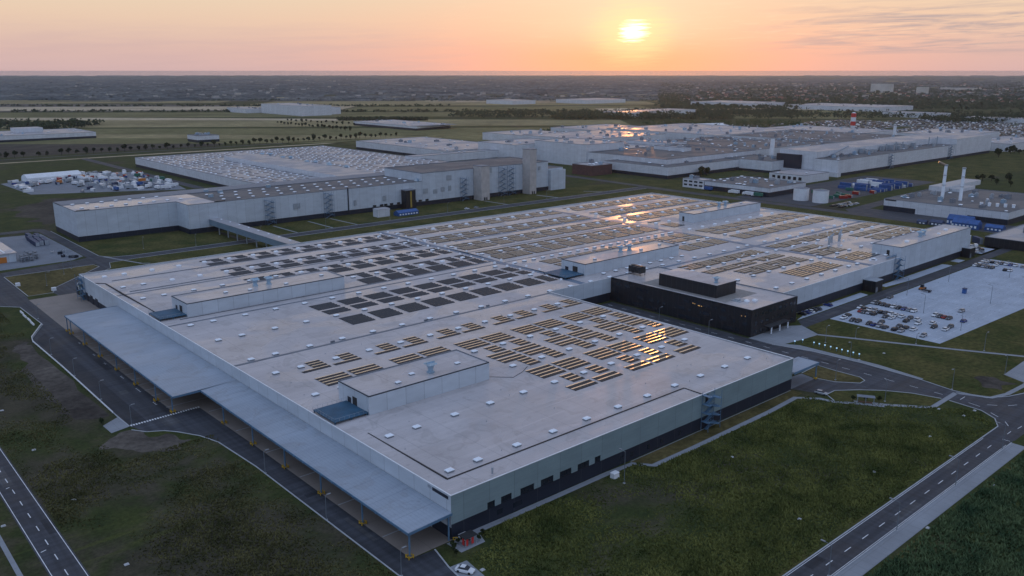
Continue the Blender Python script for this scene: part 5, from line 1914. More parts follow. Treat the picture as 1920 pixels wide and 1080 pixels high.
for (x, y) in placed:
    m = ry.choice(cols_)
    nm = names_[id(m)]
    kind = ry.choice(("truck", "container", "van", "container", "truck"))
    cnt[(kind, nm)] = cnt.get((kind, nm), 0) + 1
    lb = "%s %s, %s of its kind from the left in the crowded truck yard" % (nm, kind, nth(cnt[(kind, nm)]))
    a = R(ry.choice((0, 90, 45, 40, 95)) + ry.uniform(-6, 6))
    if kind == "truck":
        truck(x, y, a, m, lb, "vehicles in the truck yard")
    elif kind == "container":
        container(x, y, a, m, lb, "containers in the truck yard", ry.choice((6.1, 9.0)))
    else:
        car(x, y, a, 'white' if nm in ('white', 'pale') else ('blue' if 'blue' in nm else ('red' if nm == 'red' else 'silver')), lb.replace("green", "silver").replace("orange", "silver").replace("grey", "silver"), "vans in the truck yard", 'van')
# dark blue containers near the long hall's left end
for i, (x, y, z) in enumerate(((126.8, 611, 0), (129.6, 611.5, 0), (132.4, 612, 0), (127.0, 620, 0), (130, 621, 0), (133, 621, 0), (127.5, 630, 0), (131, 631, 0), (129, 640, 0), (134, 640, 0))):
    container(x, y, R(90), M_DBLUE, "dark blue container, %s counted from the front in the concrete yard" % nth(i + 1), "dark blue containers in the concrete yard", 6.1 if i % 2 else 8.5, 3.0 + .3 * (i % 3))
rk = random.Random(3)
for i, (x, y) in enumerate(((107.5, 561), (110, 562.5), (112.4, 561.5), (108.5, 567), (111, 568.5), (114, 571), (116, 566), (117.5, 575), (113.5, 577))):
    t = thing("steel_rack", "grey open steel rack, %s of the group beside the flat shed" % nth(i + 1), "rack", (x, y, 0), "steel racks beside the flat shed")
    f_ = MB()
    for dx in (0, 1.8):
        for dy in (0, 3.6):
            f_.box(x + dx - .07, y + dy - .07, 0, x + dx + .07, y + dy + .07, 3.4)
    part(t, "rack_frame", f_, M_STEEL)
    sh_ = MB()
    for z in (.5, 1.5, 2.5):
        sh_.box(x, y, z, x + 1.8, y + 3.6, z + .5 * rk.uniform(.4, 1.2))
    part(t, "rack_load", sh_, M_KERBUP)
for i in range(12):
    x, y = rk.uniform(126, 137), rk.uniform(552, 580)
    t = thing("steel_stillage", "dark metal stillage, %s in the loose heap on the concrete yard" % nth(i + 1), "stillage", (x, y, 0), "stillages on the concrete yard", rk.uniform(0, 3))
    o = bpy.data.objects.new("stillage_frame", MB().box(-1.2, -.8, 0, 1.2, -.65, 1.5).box(-1.2, .65, 0, 1.2, .8, 1.5).box(-1.2, -.65, .1, 1.2, .65, .9).mesh("stillage_frame", M_STEEL if i % 3 else M_DARK))
    o.parent = t
    COL.objects.link(o)


def tarp_tent(x0, y0, L, w, h, m, along, label, group=None):
    t = thing("tent", label, "tent", (x0, y0, 0), group)
    sk, gb = MB(), MB()
    P = (lambda a, b, z: (x0 + a, y0 + b, z)) if along == 'x' else (lambda a, b, z: (x0 + b, y0 + a, z))
    sk.quad(P(0, 0, 0), P(L, 0, 0), P(L, 0, h * .6), P(0, 0, h * .6))
    sk.quad(P(0, w, 0), P(0, w, h * .6), P(L, w, h * .6), P(L, w, 0))
    part(t, "tent_side", sk, m)
    rf_ = MB().quad(P(0, -.3, h * .58), P(L, -.3, h * .58), P(L, w / 2, h), P(0, w / 2, h)).quad(P(0, w / 2, h), P(L, w / 2, h), P(L, w + .3, h * .58), P(0, w + .3, h * .58))
    part(t, "tent_roof", rf_, m)
    for a in (0, L):
        gb.quad(P(a, 0, 0), P(a, w, 0), P(a, w, h * .6), P(a, w / 2, h), P(a, 0, h * .6))
    part(t, "tent_gable", gb, m)
    st_ = MB()
    k = 1.0
    while k < L - 1:
        b = -.06
        part(t, "tent_window", MB().quad(P(k, b, h * .15), P(k + 1.4, b, h * .15), P(k + 1.4, b, h * .4), P(k, b, h * .4)), M_SKYL)
        k += 2.6
    return t


tarp_tent(368, 551, 19, 7, 4.2, M_BLUE, 'x', "blue tent with white windows in front of the long tall hall")
tarp_tent(644, 229, 18, 8, 6.5, M_BLUE, 'y', "long blue tent with white windows in front of the energy centre", "blue tents by the energy centre")
tarp_tent(653, 236, 18, 6, 7.5, M_BLUE, 'y', "taller blue tent behind the long one at the energy centre", "blue tents by the energy centre")
tarp_tent(648, 214, 12, 6, 4.5, M_BLUE, 'y', "low blue tent at the right end of the row at the energy centre", "blue tents by the energy centre")
tarp_tent(640, 252, 9, 5, 4.2, M_DBLUE, 'y', "dark blue small tent, middle of the row at the energy centre", "blue tents by the energy centre")
tarp_tent(639, 263, 7, 4, 3.2, M_DBLUE, 'y', "darkest blue tent at the left end of the row at the energy centre", "blue tents by the energy centre")
container(593.5, 210, R(50), M_DBLUE, "dark blue container between the rear hall and the low black hall", None, 9, 4.2)
# depot: blue stacks, green containers
rd = random.Random(12)
for i in range(34):
    x, y = 782 + (i % 12) * 6.2 + rd.uniform(-.6, .6), 372 + (i // 12) * 16 + rd.uniform(-2, 2)
    container(x, y, R(90) + rd.uniform(-.05, .05), M_BLUE if rd.random() < .66 else M_WHITE, "container, %s in %s line of the blue container depot beyond the tanks" % (nth(i % 12 + 1), nth(i // 12 + 1)), "containers in the blue depot", 12, rd.choice((2.7, 5.2)))
for i in range(16):
    x, y = 700 + rd.uniform(0, 75), 368 + rd.uniform(0, 44)
    container(x, y, rd.uniform(0, 3), M_GREEN if i % 3 else CARP['red'], "%s skip container, %s from the tanks in the depot" % ("green" if i % 3 else "red", nth(i + 1)), "skips beside the tanks", 7, 2.6)
for i in range(22):
    x, y = 668 + (i % 11) * 2.9, 346 + (i // 11) * 7 + rd.uniform(-.5, .5)
    cl_ = rd.choice(('white', 'silver', 'black', 'white'))
    car(x, y, R(90), cl_, "%s car, %s in the %s file beside the right tank" % (cl_, nth(i % 11 + 1), 'near' if i < 11 else 'far'), "cars beside the tanks", 'estate')
for i, (x, y, m) in enumerate(((672, 482, M_BLUE), (671.5, 452, M_WHITE), (671.8, 437, M_WHITE), (671, 427, M_GREEN))):
    truck(x, y, R(90), m, "%s truck, %s from the white office house at the workshop's open front" % (names_[id(m)], nth(i + 1)), "trucks at the workshop", 11)
for i, (x, y) in enumerate(((655, 205), (660, 208), (664, 211), (668, 214))):
    truck(x, y, R(80), M_WHITE, "white truck, %s from the left in the energy centre's front yard" % nth(i + 1), "trucks at the energy centre") if i < 1 else None

# far lots full of new cars
lotm = MB()
rl2 = random.Random(44)
rows_ = []
for (x0, y0, x1, y1) in ((1520, 560, 1740, 760), (1560, 800, 1900, 1000), (1760, 560, 2050, 780), (1500, 860, 1555, 1080), (1320, 850, 1480, 1010), (1900, 800, 2050, 900), (1540, 440, 1760, 545)):
    structure("car_lot", rect(x0 - 5, y0 - 5, x1 + 5, y1 + 5, .08), M_CONC)
    y = y0
    while y < y1:
        x = x0
        while x < x1:
            if rl2.random() < .74:
                rows_.append((x, y))
            x += 9.0
        y += 8.5
rows_.sort(key=lambda p: math.hypot(*p))
bodies = {}
for cn in ('white', 'silver', 'grey', 'black', 'white'):
    if cn not in bodies:
        b_, c_, r_, w_, l_ = car_meshes('van')
        b_.v = [(x * 1.25, y * 1.25, z * 1.1) for x, y, z in b_.v]
        bodies[cn] = b_.mesh("far_vehicle", CARP[cn])
for (x, y) in rows_[:230]:
    cn = rl2.choice(('white', 'silver', 'grey', 'grey', 'black'))
    o = bpy.data.objects.new("far_vehicle", bodies[cn])
    o.location = (x, y, .1)
    o.rotation_euler = (0, 0, rl2.choice((0, math.pi)))
    COL.objects.link(o)
    tag(o, "tiny vehicle parked in the packed far lots beyond the factory roofs", "vehicle", "vehicles in the packed far lots")
for (x, y) in rows_[230:]:
    lotm.frus(x - 2.6, y - 1.2, .1, x + 2.6, y + 1.2, rl2.uniform(1.6, 2.6), .5, .15)
pv = solo("parked_vehicles", lotm, CARP['white'], "mass of tiny parked vehicles filling the farthest lots", "vehicles", None, 'stuff')

for q in ('silver', 'grey', 'black', 'green'):
    pv.data.materials.append(CARP[q])
rl3 = random.Random(9)
ids = [rl3.choice((0, 1, 2, 2, 2, 3, 3, 4)) for _ in range(len(pv.data.polygons) // 6 + 1)]
for p_ in pv.data.polygons:
    p_.material_index = ids[p_.index // 6]

# ================================================================== STREET FURNITURE
def lamp(x, y, h, rz, label, group, arm=1.6):
    t = thing("street_lamp", label, "street lamp", (x, y, 0), group, rz)

    def add(nm, mb, mt):
        o = bpy.data.objects.new(nm, mb.mesh(nm, mt))
        o.parent = t
        COL.objects.link(o)
    add("pole", MB().cyl(0, 0, 0, h, .11, 7, .07).tube((0, 0, h - .1), (arm, 0, h + .15), .06, 5), M_POLE)
    add("lamp_head", MB().box(arm - .45, -.2, h + .08, arm + .65, .2, h + .26), M_WAX)
    add("lamp_base", MB().box(-.28, -.28, 0, .28, .28, .18), M_KERB)
    return t


for i, (x, y) in enumerate(((84.6, 424.2), (75.5, 364.3), (75.4, 331.6), (75.6, 300.5), (76.2, 270.9), (84.5, 252))):
    if i < 5:
        lamp(x, y, 6.6, 0, "slim grey lamp post, %s from the far end along the loading yard's outer kerb" % nth(i + 1), "lamp posts along the loading yard", .9)
for i, (x, y) in enumerate(((93.1, 210.9), (93.1, 176.5), (93.3, 143.4))):
    lamp(x, y, 6.7, 0, "slim grey lamp post, %s along the lower loading yard after the dashed bar" % nth(i + 1), "lamp posts along the lower loading yard", .9)
for i, (x, y) in enumerate(((165.3, 79.9), (195.9, 78.7), (231.6, 79.0), (265.9, 79.3))):
    lamp(x, y, 7.8, R(90), "grey lamp post with a short arm, %s from the near end along the right road" % nth(i + 1), "lamp posts along the right road", 2.0)
for (x, y, h, rz, lb) in ((306.1, 110, 7.8, 180, "lamp post where the footpath crosses the court road"), (277, 120.5, 7.4, 45, "lamp post on the long grass island before the small canopy"),
                          (283.8, 142.3, 7.4, 0, "lamp post on the small grass island under the canopy corner"), (309.3, 150, 7.4, 180, "lamp post on the broad pavement beside the court road"),
                          (337.5, 162.2, 4.2, 0, "short path lamp nearest the plaza on the diagonal path"), (348.8, 141.7, 4.2, 0, "short path lamp halfway down the diagonal path"),
                          (360.7, 119.5, 7.4, 0, "lamp post at the lower end of the diagonal path"), (322.2, 167.5, 7.0, 0, "lamp post beside the row of small blue-white lights"),
                          (336.6, 103.3, 7.8, 180, "lamp post beside the paved patch at the right edge"), (164.4, 139.8, 9.5, 90, "lone lamp post in the weeds before the front wall"),
                          (49, 146, 7.0, 90, "lamp post at the bottom left of the dark meadow") , (292.6, 205, 7.0, 0, "lamp post in the court before the black office, upper"), (292.8, 232, 7, 0, "lamp post in the court before the black office, lower")):
    if "bottom left" not in lb:
        lamp(x, y, h, R(rz), lb, "single lamp posts")
for i, (x, y) in enumerate(((425, 180), (470, 178), (505, 160), (440, 146), (398, 160), (382, 137), (470, 141))):
    lamp(x, y, 9.0, R(90), "tall thin lamp mast, %s counted across the pale car park" % nth(i + 1), "lamp masts in the pale car park", 1.4)
for i, x in enumerate((176, 205, 250, 300, 355, 410, 470, 520)):
    lamp(x, 543.5 if i else 556, 7.5, R(-90), "lamp post, %s from the left along the road before the long tall hall" % nth(i + 1), "lamp posts before the long tall hall", 1.4)
for i, (x, y) in enumerate(((118, 512), (104, 490), (125, 524))):
    lamp(x, y, 7, 0, "lamp post, %s on the dry grass island at the upper left" % nth(i + 1), "lamp posts on the grass island")
lamp(93.5, 143.0, 0.1, 0, "x", "y") if False else None
lamp(85.6, 128.6, 8.2, R(0), "lamp post standing in the dark verge at the bottom left of the loading yard", None, .3) if False else None
# small lights along the broad pavement
bl = None
for i, (x, y) in enumerate(((310.9, 175.0), (315.0, 173.8), (315.2, 168.8), (315.2, 166.4), (315.3, 164.0), (315.2, 161.4), (315.2, 158.8), (315.1, 156.5), (315.1, 154.0), (315.1, 151.7), (315.1, 149.2))):
    lb = "small blue-white bollard light, %s from the plaza beside the broad pavement" % nth(i + 1)
    if bl is None:
        bl = thing("bollard_light", lb, "light", (x, y, 0), "bollard lights beside the pavement")
        part(bl, "post", MB().cyl(x, y, 0, 1.1, .12, 7), M_BSTEEL)
        part(bl, "head", MB().cyl(x, y, 1.1, 1.5, .30, 8), mat("bollard_glow", (.5, .7, .85), .4, emit=((.45, .75, 1.0), .55)))
    else:
        dup(bl, (x, y, 0), None, lb)
M_COVER = mat("cover_concrete", (.42, .43, .44), .8)
for i, (x, y) in enumerate(((311.6, 147.5), (327, 144.8), (283.9, 105.2), (284, 97.3), (258.9, 97.6), (291.4, 96.8), (222.6, 97.6), (183, 97.6), (200.5, 129.7), (165.1, 143.9), (47.9, 270.8), (48.1, 229.8), (48.5, 189.0), (47.6, 311.7), (31.1, 227.1), (203.1, 74.2), (239.4, 72.2), (267.6, 72.5), (247.5, 69.2), (92.3, 499), (104, 476), (113.2, 146.0), (108.5, 133.2))):
    lbls = ["pale cover slab by the last bollard light", "pale slab lying in the grass between the path and pavement", "white cover at the crossing's lower corner", "white cover beside the right road bend", "white manhole cover in the weeds left of the road bend",
            "pale slab close to the bend's kerb", "white manhole cover in the weeds, middle of three by the right road", "white manhole cover in the weeds, nearest of three by the right road", "white dot cover alone in the middle of the weeds", "pale blue covered box on the verge before the front wall",
            "white cover in the left meadow, second from the top", "white cover in the left meadow, third from the top", "white cover in the left meadow, lowest", "white cover in the left meadow, topmost", "pale slab between the left road and the thin path",
            "concrete drain mouth below the right pavement", "round drain mouth below the right pavement, upper", "pale drain slab nearest the right picture edge", "small pale slab in the tall crops", "white box on the upper left grass island", "small white box by the island's lower end", "white post box near the hall corner", "white marker near the white car's pad"]
    o = MB().frus(-.55, -.45, 0, .55, .45, .2, .08, .08).frus(-.25, -.2, .2, .25, .2, .3, .05, .05)
    if "box" in lbls[i]:
        o = MB().frus(-1.1, -.8, 0, 1.1, .8, 1.5, .1, .1).frus(-1.15, -.85, 1.5, 1.15, .85, 1.7, .2, .2)
    solo("cover_slab" if "box" not in lbls[i] else "white_box", o, M_WHITE if "box" in lbls[i] else M_COVER, lbls[i], "cover" if "box" not in lbls[i] else "box", None, None, (x, y, .0), True)
# white bench-like barriers near the yard's upper left corner
for i, (x, y) in enumerate(((81.2, 439.0), (80.8, 431.5), (80.8, 423.5), (80.5, 416.5))):
    if i < 4:
        m_ = MB().frus(-.3, -3.0, 0, .3, 3.0, .8, .12, .02)
        solo("concrete_barrier", m_, M_WHITE, "white concrete barrier, %s from the top at the loading yard's left corner" % nth(i + 1), "barrier", "white barriers at the yard corner", None, (x, y, .02), True)
rail = thing("guard_rail", "pale guard rail along the outer kerb of the loading yard", "guard rail", (74.6, 340, 0))
rm_ = MB()
pts = [(83.2, 412), (75.0, 393.3), (73.9, 387), (74.5, 345), (74.5, 284)]
for a, b in zip(pts, pts[1:]):
    rm_.tube((*a, .85), (*b, .85), .14, 5)
    rm_.tube((*a, .45), (*b, .45), .10, 5)
part(rail, "rail_beam", rm_, M_WHITE)
po = MB()
for a, b in zip(pts, pts[1:]):
    L = (Vector(b) - Vector(a)).length
    for k in range(int(L / 4) + 1):
        t = k * 4 / L
        po.box(a[0] + (b[0] - a[0]) * t - .07, a[1] + (b[1] - a[1]) * t - .07, 0, a[0] + (b[0] - a[0]) * t + .07, a[1] + (b[1] - a[1]) * t + .07, .9)
part(rail, "rail_post", po, M_STEEL)
# resting places
bs = thing("smokers_shelter", "small open shelter with pale roof on the path by the long grass island", "shelter", (271, 123.5, 0))
fr = MB()
ax, ay = Vector((4.5, -7.2)).normalized(), Vector((7.2, 4.5)).normalized()
def SP(a, b, z):
    p = Vector((269.4, 126.6)) + ax * a + ay * b
    return (p.x, p.y, z)
for a in (0, 2.6, 5.2):
    for b in (-1.4, 0):
        fr.tube(SP(a, b, 0), SP(a, b, 2.5), .07, 5)
part(bs, "shelter_frame", fr, M_STEEL)
part(bs, "shelter_roof", MB().quad(SP(-.3, -1.7, 2.5), SP(5.5, -1.7, 2.5), SP(5.5, .2, 2.75), SP(-.3, .2, 2.75)), M_CONC)
part(bs, "bench", MB().quad(SP(.3, -.5, .5), SP(4.8, -.5, .5), SP(4.8, -.05, .5), SP(.3, -.05, .5)).quad(SP(.3, -.5, 0), SP(4.8, -.5, 0), SP(4.8, -.5, .5), SP(.3, -.5, .5)), mat("bench_wood", (.14, .07, .04), .7))
structure("pad", MB().quad(SP(-1, -2.6, .06), SP(8.5, -2.6, .06), SP(8.5, .9, .06), SP(-1, .9, .06)), M_PAVE)
kb = thing("smokers_hut", "little hut with black roof and red panels at the hall's nearest corner", "hut", (112, 144, 0))
fr = MB()
for x in (111.4, 114.6):
    for y in (143.0, 145.2):
        fr.box(x - .07, y - .07, 0, x + .07, y + .07, 2.3)
part(kb, "hut_frame", fr, M_STEEL)
part(kb, "hut_roof", MB().box(111.1, 142.7, 2.3, 114.9, 145.5, 2.45), M_JOINT)
for q in ((111.45, 143.02, .3, 112.2, 143.06, 2.0), (113.2, 143.02, .3, 113.9, 143.06, 2.0), (111.36, 143.5, .3, 111.40, 144.3, 2.0)):
    part(kb, "hut_panel", MB().box(*q), M_RED)
part(kb, "hut_bench", MB().box(111.8, 144.6, .4, 114.2, 145.0, .5).box(111.9, 144.7, 0, 112.0, 144.9, .4).box(114, 144.7, 0, 114.1, 144.9, .4), M_BRICK)
bh_ = thing("yellow_barrier", "yellow steel barrier at the hall's nearest corner under the canopy", "barrier", (111.6, 147.0, 0))
part(bh_, "barrier_frame", MB().tube((110.9, 147.2, 0), (110.9, 147.2, 1.1), .12, 6).tube((111.7, 146.6, 0), (111.7, 146.6, 1.1), .12, 6).tube((110.9, 147.2, 1.05), (111.7, 146.6, 1.05), .12, 6).tube((110.9, 147.2, .5), (111.7, 146.6, .5), .12, 6), M_YEL)

# ================================================================== TREES AND PLANTS
def clump_tree(seed, h, r, n, leaf, m=None, trunk=True, cone=0.0):
    rr = random.Random(seed)
    cr = MB()
    lobes = [(rr.uniform(-.45, .45) * r, rr.uniform(-.45, .45) * r, h * rr.uniform(.45, .82), r * rr.uniform(.45, .75)) for _ in range(6)]
    for _ in range(n):
        lx, ly, lz, lr = rr.choice(lobes)
        d = Vector((rr.gauss(0, 1), rr.gauss(0, 1), rr.gauss(0, .8))).normalized() * lr * (rr.random() ** .45)
        c = Vector((lx, ly, lz)) + d
        s = leaf * rr.uniform(.5, 1.2)
        u = Vector((rr.gauss(0, 1), rr.gauss(0, 1), rr.gauss(0, .6))).normalized()
        w = u.orthogonal().normalized()
        w = (w + u.cross(w) * rr.uniform(-1, 1)).normalized()
        cr.quad(tuple(c - u * s), tuple(c + w * s * .7), tuple(c + u * s), tuple(c - w * s * .7))
    tm_ = MB()
    if trunk:
        tm_.cyl(0, 0, 0, h * .45, .06 * r + .12, 6, .04 * r + .06)
        for k in range(4):
            a = k * 1.6 + seed
            tm_.tube((0, 0, h * .38), (math.cos(a) * r * .45, math.sin(a) * r * .45, h * .68), .07 + .012 * r, 4)
    return cr, tm_


tree_src = []
for s in range(4):
    cr, tm_ = clump_tree(s, 8.5, 3.3, 260, 1.0)
    tree_src.append((cr.mesh("crown", M_LEAFD), tm_.mesh("trunk", M_TRUNK)))


def tree(x, y, k, s, label, group):
    t = thing("tree", label, "tree", (x, y, 0), group, (x * 7.1) % 6.28)
    t.scale = (s, s, s)
    for nm, me in (("crown", tree_src[k][0]), ("trunk", tree_src[k][1])):
        o = bpy.data.objects.new(nm, me)
        o.parent = t
        COL.objects.link(o)
    return t


rt_ = random.Random(2)
n = 0
x = 225.0
while x < 838:
    skip = x < 395 and rt_.random() < .35
    if not skip:
        n += 1
        tree(x, 1266 + rt_.uniform(-1.5, 1.5) - (x - 235) * .02, n % 4, rt_.uniform(.6, 1.3), "round dark tree, %s from the left in the long avenue across the fields" % nth(n), "trees of the long avenue")
    x += rt_.uniform(8.6, 10.6)
n = 0
for k in range(20):
    n += 1
    tree(846 + rt_.uniform(-2, 2), 1716 - k * 15.5, k % 4, rt_.uniform(.7, 1.1), "small dark tree, %s from the far end of the side avenue" % nth(n), "trees of the side avenue")
for k in range(14):
    tree(905 + k * 3 + rt_.uniform(-2, 2), 1790 - k * 17, k % 4, rt_.uniform(.6, 1.0), "small dark tree, %s from the far end of the second side avenue" % nth(k + 1), "trees of the second side avenue")
for i, (x, y, s) in enumerate(((763, 557, 1.2), (768, 553, 1.1), (773, 556, 1.0), (758, 553, .9))):
    tree(x, y, i % 4, s, "bushy brownish tree, %s of the clump against the corner hall's wall" % nth(i + 1), "tree clump at the corner hall")
for i in range(18):
    x, y = rt_.uniform(850, 1000), rt_.uniform(300, 340)
    tree(x, y, i % 4, rt_.uniform(.5, .9), "dark bush-like tree, %s of those behind the energy centre" % nth(i + 1), "trees behind the energy centre")
for i in range(26):
    x, y = rt_.uniform(1220, 1420), rt_.uniform(385, 450)
    tree(x, y, i % 4, rt_.uniform(.6, 1.2), "dark tree, %s of the grove past the big grey hall" % nth(i + 1), "grove past the big grey hall")

# woods as masses
def wood(name, label, zones, n, hmin, hmax, leaf, m, seed, dens=7, w=9):
    rr = random.Random(seed)
    b = MB()
    for _ in range(n):
        zf = rr.choice(zones)
        x, y = zf(rr)
        h = rr.uniform(hmin, hmax)
        for _k in range(dens):
            c = Vector((x + rr.gauss(0, w * .4), y + rr.gauss(0, w * .4), h * rr.uniform(.25, 1.0)))
            u = Vector((rr.gauss(0, 1), rr.gauss(0, 1), rr.gauss(0, .5))).normalized()
            q = u.orthogonal().normalized()
            s = leaf * rr.uniform(.6, 1.3)
            b.quad(tuple(c - u * s), tuple(c + q * s * .8), tuple(c + u * s), tuple(c - q * s * .8))
    return solo(name, b, m, label, "trees", None, 'stuff')


def sz(d0, d1, l0, l1):
    """random point in the sight frame, denser towards the front in depth"""
    def f(rr):
        t = rr.random()
        d = 1 / (1 / d0 + (1 / d1 - 1 / d0) * t)
        return sight(d, rr.uniform(l0, l1) * (d / d0) ** .0)
    return f


def fan(d0, d1, a0, a1):
    """random point in a fan: depth by even share of picture height, lateral angle in tangent"""
    def f(rr):
        t = rr.random()
        d = 1 / (1 / d0 + (1 / d1 - 1 / d0) * t)
        return sight(d, d * rr.uniform(a0, a1))
    return f


wood("wood", "dark wood in the middle distance left of the older complex", [lambda r_: sight(r_.uniform(2080, 2330), r_.uniform(-150, 420)), lambda r_: sight(r_.uniform(2000, 2150), r_.uniform(100, 520))], 900, 6, 15, 3.0, M_LEAFD, 1, 8, 11)
wood("wood", "green scrubby wood between the low hall and the fields", [lambda r_: sight(r_.uniform(1480, 1640), r_.uniform(60, 430)), lambda r_: sight(r_.uniform(1640, 1900), r_.uniform(280, 620))], 800, 3, 9, 2.2, M_LEAF, 2, 8, 9)
wood("wood", "dark tree belt right of the sun behind the older complex", [lambda r_: sight(r_.uniform(2050, 2300), r_.uniform(520, 1500)), lambda r_: sight(r_.uniform(2250, 2420), r_.uniform(330, 760)), lambda r_: sight(r_.uniform(1900, 2050), r_.uniform(950, 1400))], 1700, 5, 14, 2.8, M_LEAFD, 3, 8, 11)
wood("wood", "dark grove behind the far left hall", [lambda r_: sight(r_.uniform(1650, 1840), r_.uniform(-1250, -860))], 380, 6, 14, 3.0, M_LEAFD, 4, 9, 10)
def far_belt(name, label, zones, n, seed, m):
    """low irregular blocks of distant copse and hedge, each a lumpy slab of its own"""
    rr = random.Random(seed)
    b = MB()
    for _ in range(n):
        x, y = rr.choice(zones)(rr)
        L, D, h = rr.uniform(25, 130) * (1 + math.hypot(x, y) / 9000), rr.uniform(12, 40), rr.uniform(3.5, 10)
        a = HEAD - R(90) + rr.gauss(0, .45)
        ca_, sa_ = math.cos(a), math.sin(a)
        k = rr.randint(3, 5)
        P = lambda u, v, z: (x + u * ca_ - v * sa_, y + u * sa_ + v * ca_, z)
        hs_ = [h * rr.uniform(.45, 1.15) for _k in range(k + 1)]
        for q in range(k):
            u0, u1 = L * (q / k - .5), L * ((q + 1) / k - .5)
            b.quad(P(u0, -D / 2, 0), P(u1, -D / 2, 0), P(u1, -D / 4, hs_[q + 1]), P(u0, -D / 4, hs_[q]))
            b.quad(P(u0, -D / 4, hs_[q]), P(u1, -D / 4, hs_[q + 1]), P(u1, D / 2, hs_[q + 1] * .8), P(u0, D / 2, hs_[q] * .8))
    return solo(name, b, m, label, "trees", None, 'stuff')


M_FAR = mat("hazed_far_foliage", (.075, .092, .100), .9, .3, .004, 0, .1, (.165, .170, .165), None, .5)  # pale blue of distant haze mixed into the foliage colour
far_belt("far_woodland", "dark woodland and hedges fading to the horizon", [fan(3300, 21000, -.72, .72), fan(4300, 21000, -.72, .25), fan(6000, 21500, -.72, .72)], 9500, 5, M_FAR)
wood("far_hedges", "thin dark hedge lines between the far fields", [lambda r_: sight(2400 + r_.gauss(0, 6), r_.uniform(-1500, 200)), lambda r_: sight(2790 + r_.gauss(0, 8), r_.uniform(-2200, -200)), lambda r_: sight(3320 + r_.gauss(0, 20), r_.uniform(-1200, 1200)), lambda r_: sight(3650 + r_.gauss(0, 80), r_.uniform(-400, 900)),
                                                                     lambda r_: sight(1990 + r_.gauss(0, 5), r_.uniform(-400, -200))], 1300, 3, 8, 4, M_LEAFD, 6, 4, 10)

# the town at the right: little houses among trees
hs_src = []
for k in range(3):
    w_, l_, h_ = (9, 12, 5), (10, 16, 6), (12, 12, 8)
    a, b, c = (w_, l_, h_)[k]
    wm, rm2 = MB().walls([(-a / 2, -b / 2), (a / 2, -b / 2), (a / 2, b / 2), (-a / 2, b / 2)], 0, c), MB()
    rm2.quad((-a / 2 - .4, -b / 2 - .4, c), (a / 2 + .4, -b / 2 - .4, c), (0, -b / 2 + 2, c + 4)).quad((a / 2 + .4, -b / 2 - .4, c), (a / 2 + .4, b / 2 + .4, c), (0, b / 2 - 2, c + 4), (0, -b / 2 + 2, c + 4))
    rm2.quad((a / 2 + .4, b / 2 + .4, c), (-a / 2 - .4, b / 2 + .4, c), (0, b / 2 - 2, c + 4)).quad((-a / 2 - .4, b / 2 + .4, c), (-a / 2 - .4, -b / 2 - .4, c), (0, -b / 2 + 2, c + 4), (0, b / 2 - 2, c + 4))
    hs_src.append((wm.mesh("wall", M_PLASTER), rm2.mesh("roof", M_TILE)))
rh = random.Random(5)
zone = fan(3000, 8000, .20, .66)
for i in range(290):
    x, y = zone(rh)
    t = thing("town_house", "tiny house with a hipped tile roof among the trees of the far town", "house", (x, y, 0), "houses of the far town", rh.uniform(0, 3))
    s = rh.uniform(.8, 1.3)
    t.scale = (s, s, s)
    k = rh.randrange(3)
    for nm, me in (("wall", hs_src[k][0]), ("roof", hs_src[k][1])):
        o = bpy.data.objects.new(nm, me)
        o.parent = t
        COL.objects.link(o)
wood("town_trees", "trees between the houses of the far town", [fan(2550, 8500, .17, .70)], 4200, 5, 12, 7, M_LEAFD, 9, 4, 22)
hsm = MB()
for i in range(230):
    x, y = fan(3600, 12000, -.5, .65)(rh)
    s = rh.uniform(5, 16)
    hsm.frus(x - s, y - s * .6, 0, x + s, y + s * .6, rh.uniform(6, 12), s * .15, s * .1)
solo("far_settlements", hsm, mat("farm_walls", (.36, .34, .32), .8), "pale specks of distant farms and sheds towards the horizon", "buildings", None, 'stuff')

# weeds and grass of the near meadows
def tufts(name, label, n, zone, hmin, hmax, wd, m, seed, cl=None):
    rr = random.Random(seed)
    b = MB()
    k = 0
    while k < n:
        x, y = zone(rr)
        if x is None:
            continue
        v = noise.noise(Vector((x * .035, y * .035, seed))) + .5 * noise.noise(Vector((x * .12, y * .12, seed + 3)))
        if rr.random() > (.30 + v * 1.3 if cl else .55 + v * .6):
            continue
        k += 1
        h = rr.uniform(hmin, hmax) * (1 + .5 * v)
        a = rr.uniform(0, 3.14)
        for j in range(3):
            aa = a + j * 1.05
            dx, dy = math.cos(aa) * wd, math.sin(aa) * wd
            lx, ly = rr.uniform(-.9, .9) * h, rr.uniform(-.9, .9) * h
            b.quad((x - dx, y - dy, 0), (x + dx, y + dy, 0), (x + lx, y + ly, h))
    return solo(name, b, m, label, "grass", None, 'stuff')


def right_meadow(rr):
    x, y = rr.uniform(104, 300), rr.uniform(87, 146)
    if x < 107 or y > 140.4 and x > 177 or y > 145.6 or x > 262 and y > 134 - (x - 263) * 1.28 or y < 87.6 or (x > 283 and y < 107 and x - 283 > (y - 87)) or x > 290:
        return None, None
    if x < 118 and y > 140 or x < 109 and 130 < y < 140:
        return None, None
    return x, y


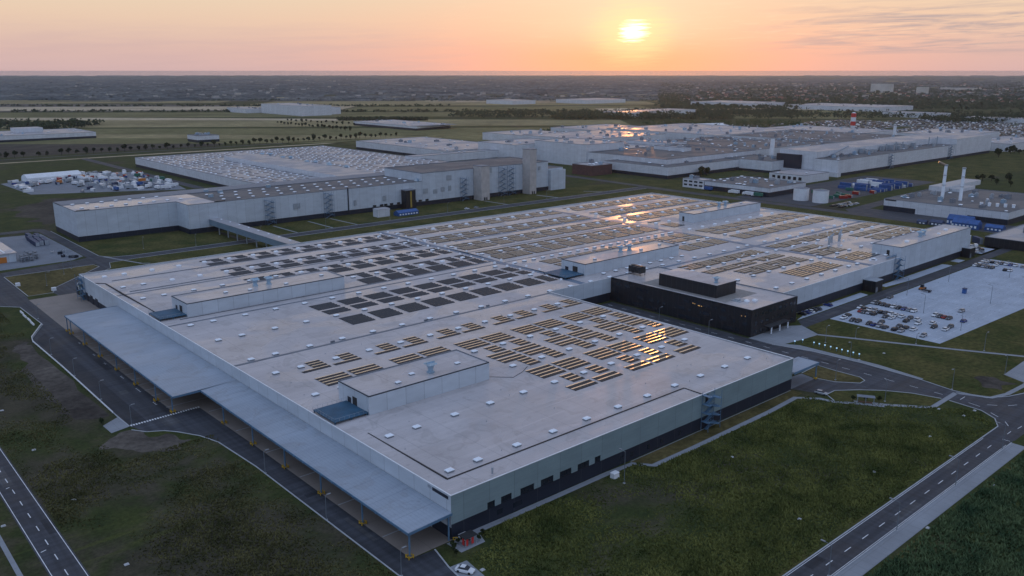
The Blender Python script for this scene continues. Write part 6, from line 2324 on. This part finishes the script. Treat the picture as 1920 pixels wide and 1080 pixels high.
def left_meadow(rr):
    x, y = rr.uniform(41.5, 92.5), rr.uniform(95, 455)
    if x > 74.2 and y > 268 or x > 74 + max(0, (268 - y)) * .9 or x > 92.4 or (x > 64 and 268 < y < 396) or (65 < x and 246 < y < 268.5):
        return None, None
    return x, y


def crop(rr):
    x, y = rr.uniform(110, 300), rr.uniform(20, 73.5)
    return x, y


tufts("meadow_grass", "uneven weedy grass of the meadow in front of the nearest hall", 52000, right_meadow, .14, .55, .22, M_GRASSB, 1)
tufts("meadow_grass", "dark patchy grass of the meadow left of the loading yard", 30000, left_meadow, .12, .45, .20, M_GRASSB2, 2, 1)
tufts("tall_weeds", "dense dark green weeds beyond the right road's pavement", 42000, crop, .4, 1.2, .28, M_TALL, 3)
for i, (x, y, s) in enumerate(((112.2, 148.2 - 2.6, .13), (110.9, 145.4, .16), (109.6, 145.9, .14), (108.6, 143.9, .2), (107.5, 141.8, .16), (115.8, 143.4, .15), (118.2, 144.9, .16), (69.0, 277.5, .22), (268.6, 127.9, .2), (274.6, 121.4, .2), (272.6, 125.2, .15))):
    t = tree(x, y, i % 4, s * 1.25, "small yellow-green shrub, %s" % ("by the little hut at the hall corner" if i < 7 else ("beside the pad left of the dashed bar" if i == 7 else "beside the open shelter on the path")), "shrubs at the rest places")
    t.name = "shrub"
    t['category'] = "shrub"

# ================================================================== HAZE
hz = MB().box(-22500, -22500, -1.0, 22500, 22500, 111.0)
me = hz.mesh("haze", M_GROUND)
me.materials.clear()
hm = bpy.data.materials.new("haze_air")
hm.use_nodes = True
hn = hm.node_tree
hn.nodes.clear()
vp = hn.nodes.new('ShaderNodeVolumePrincipled')
vp.inputs['Color'].default_value = (.66, .80, 1.0, 1)
vp.inputs['Density'].default_value = 3.8e-5
vp.inputs['Anisotropy'].default_value = 0.72
ho_ = hn.nodes.new('ShaderNodeOutputMaterial')
hn.links.new(vp.outputs[0], ho_.inputs['Volume'])
me.materials.append(hm)
ho = bpy.data.objects.new("haze", me)
COL.objects.link(ho)
tag(ho, "thin evening haze over the whole plain", "haze", None, 'stuff')
# drop prototypes that were never placed
for key, t in list(_cars.items()):
    if 'label' not in t.keys():
        pass
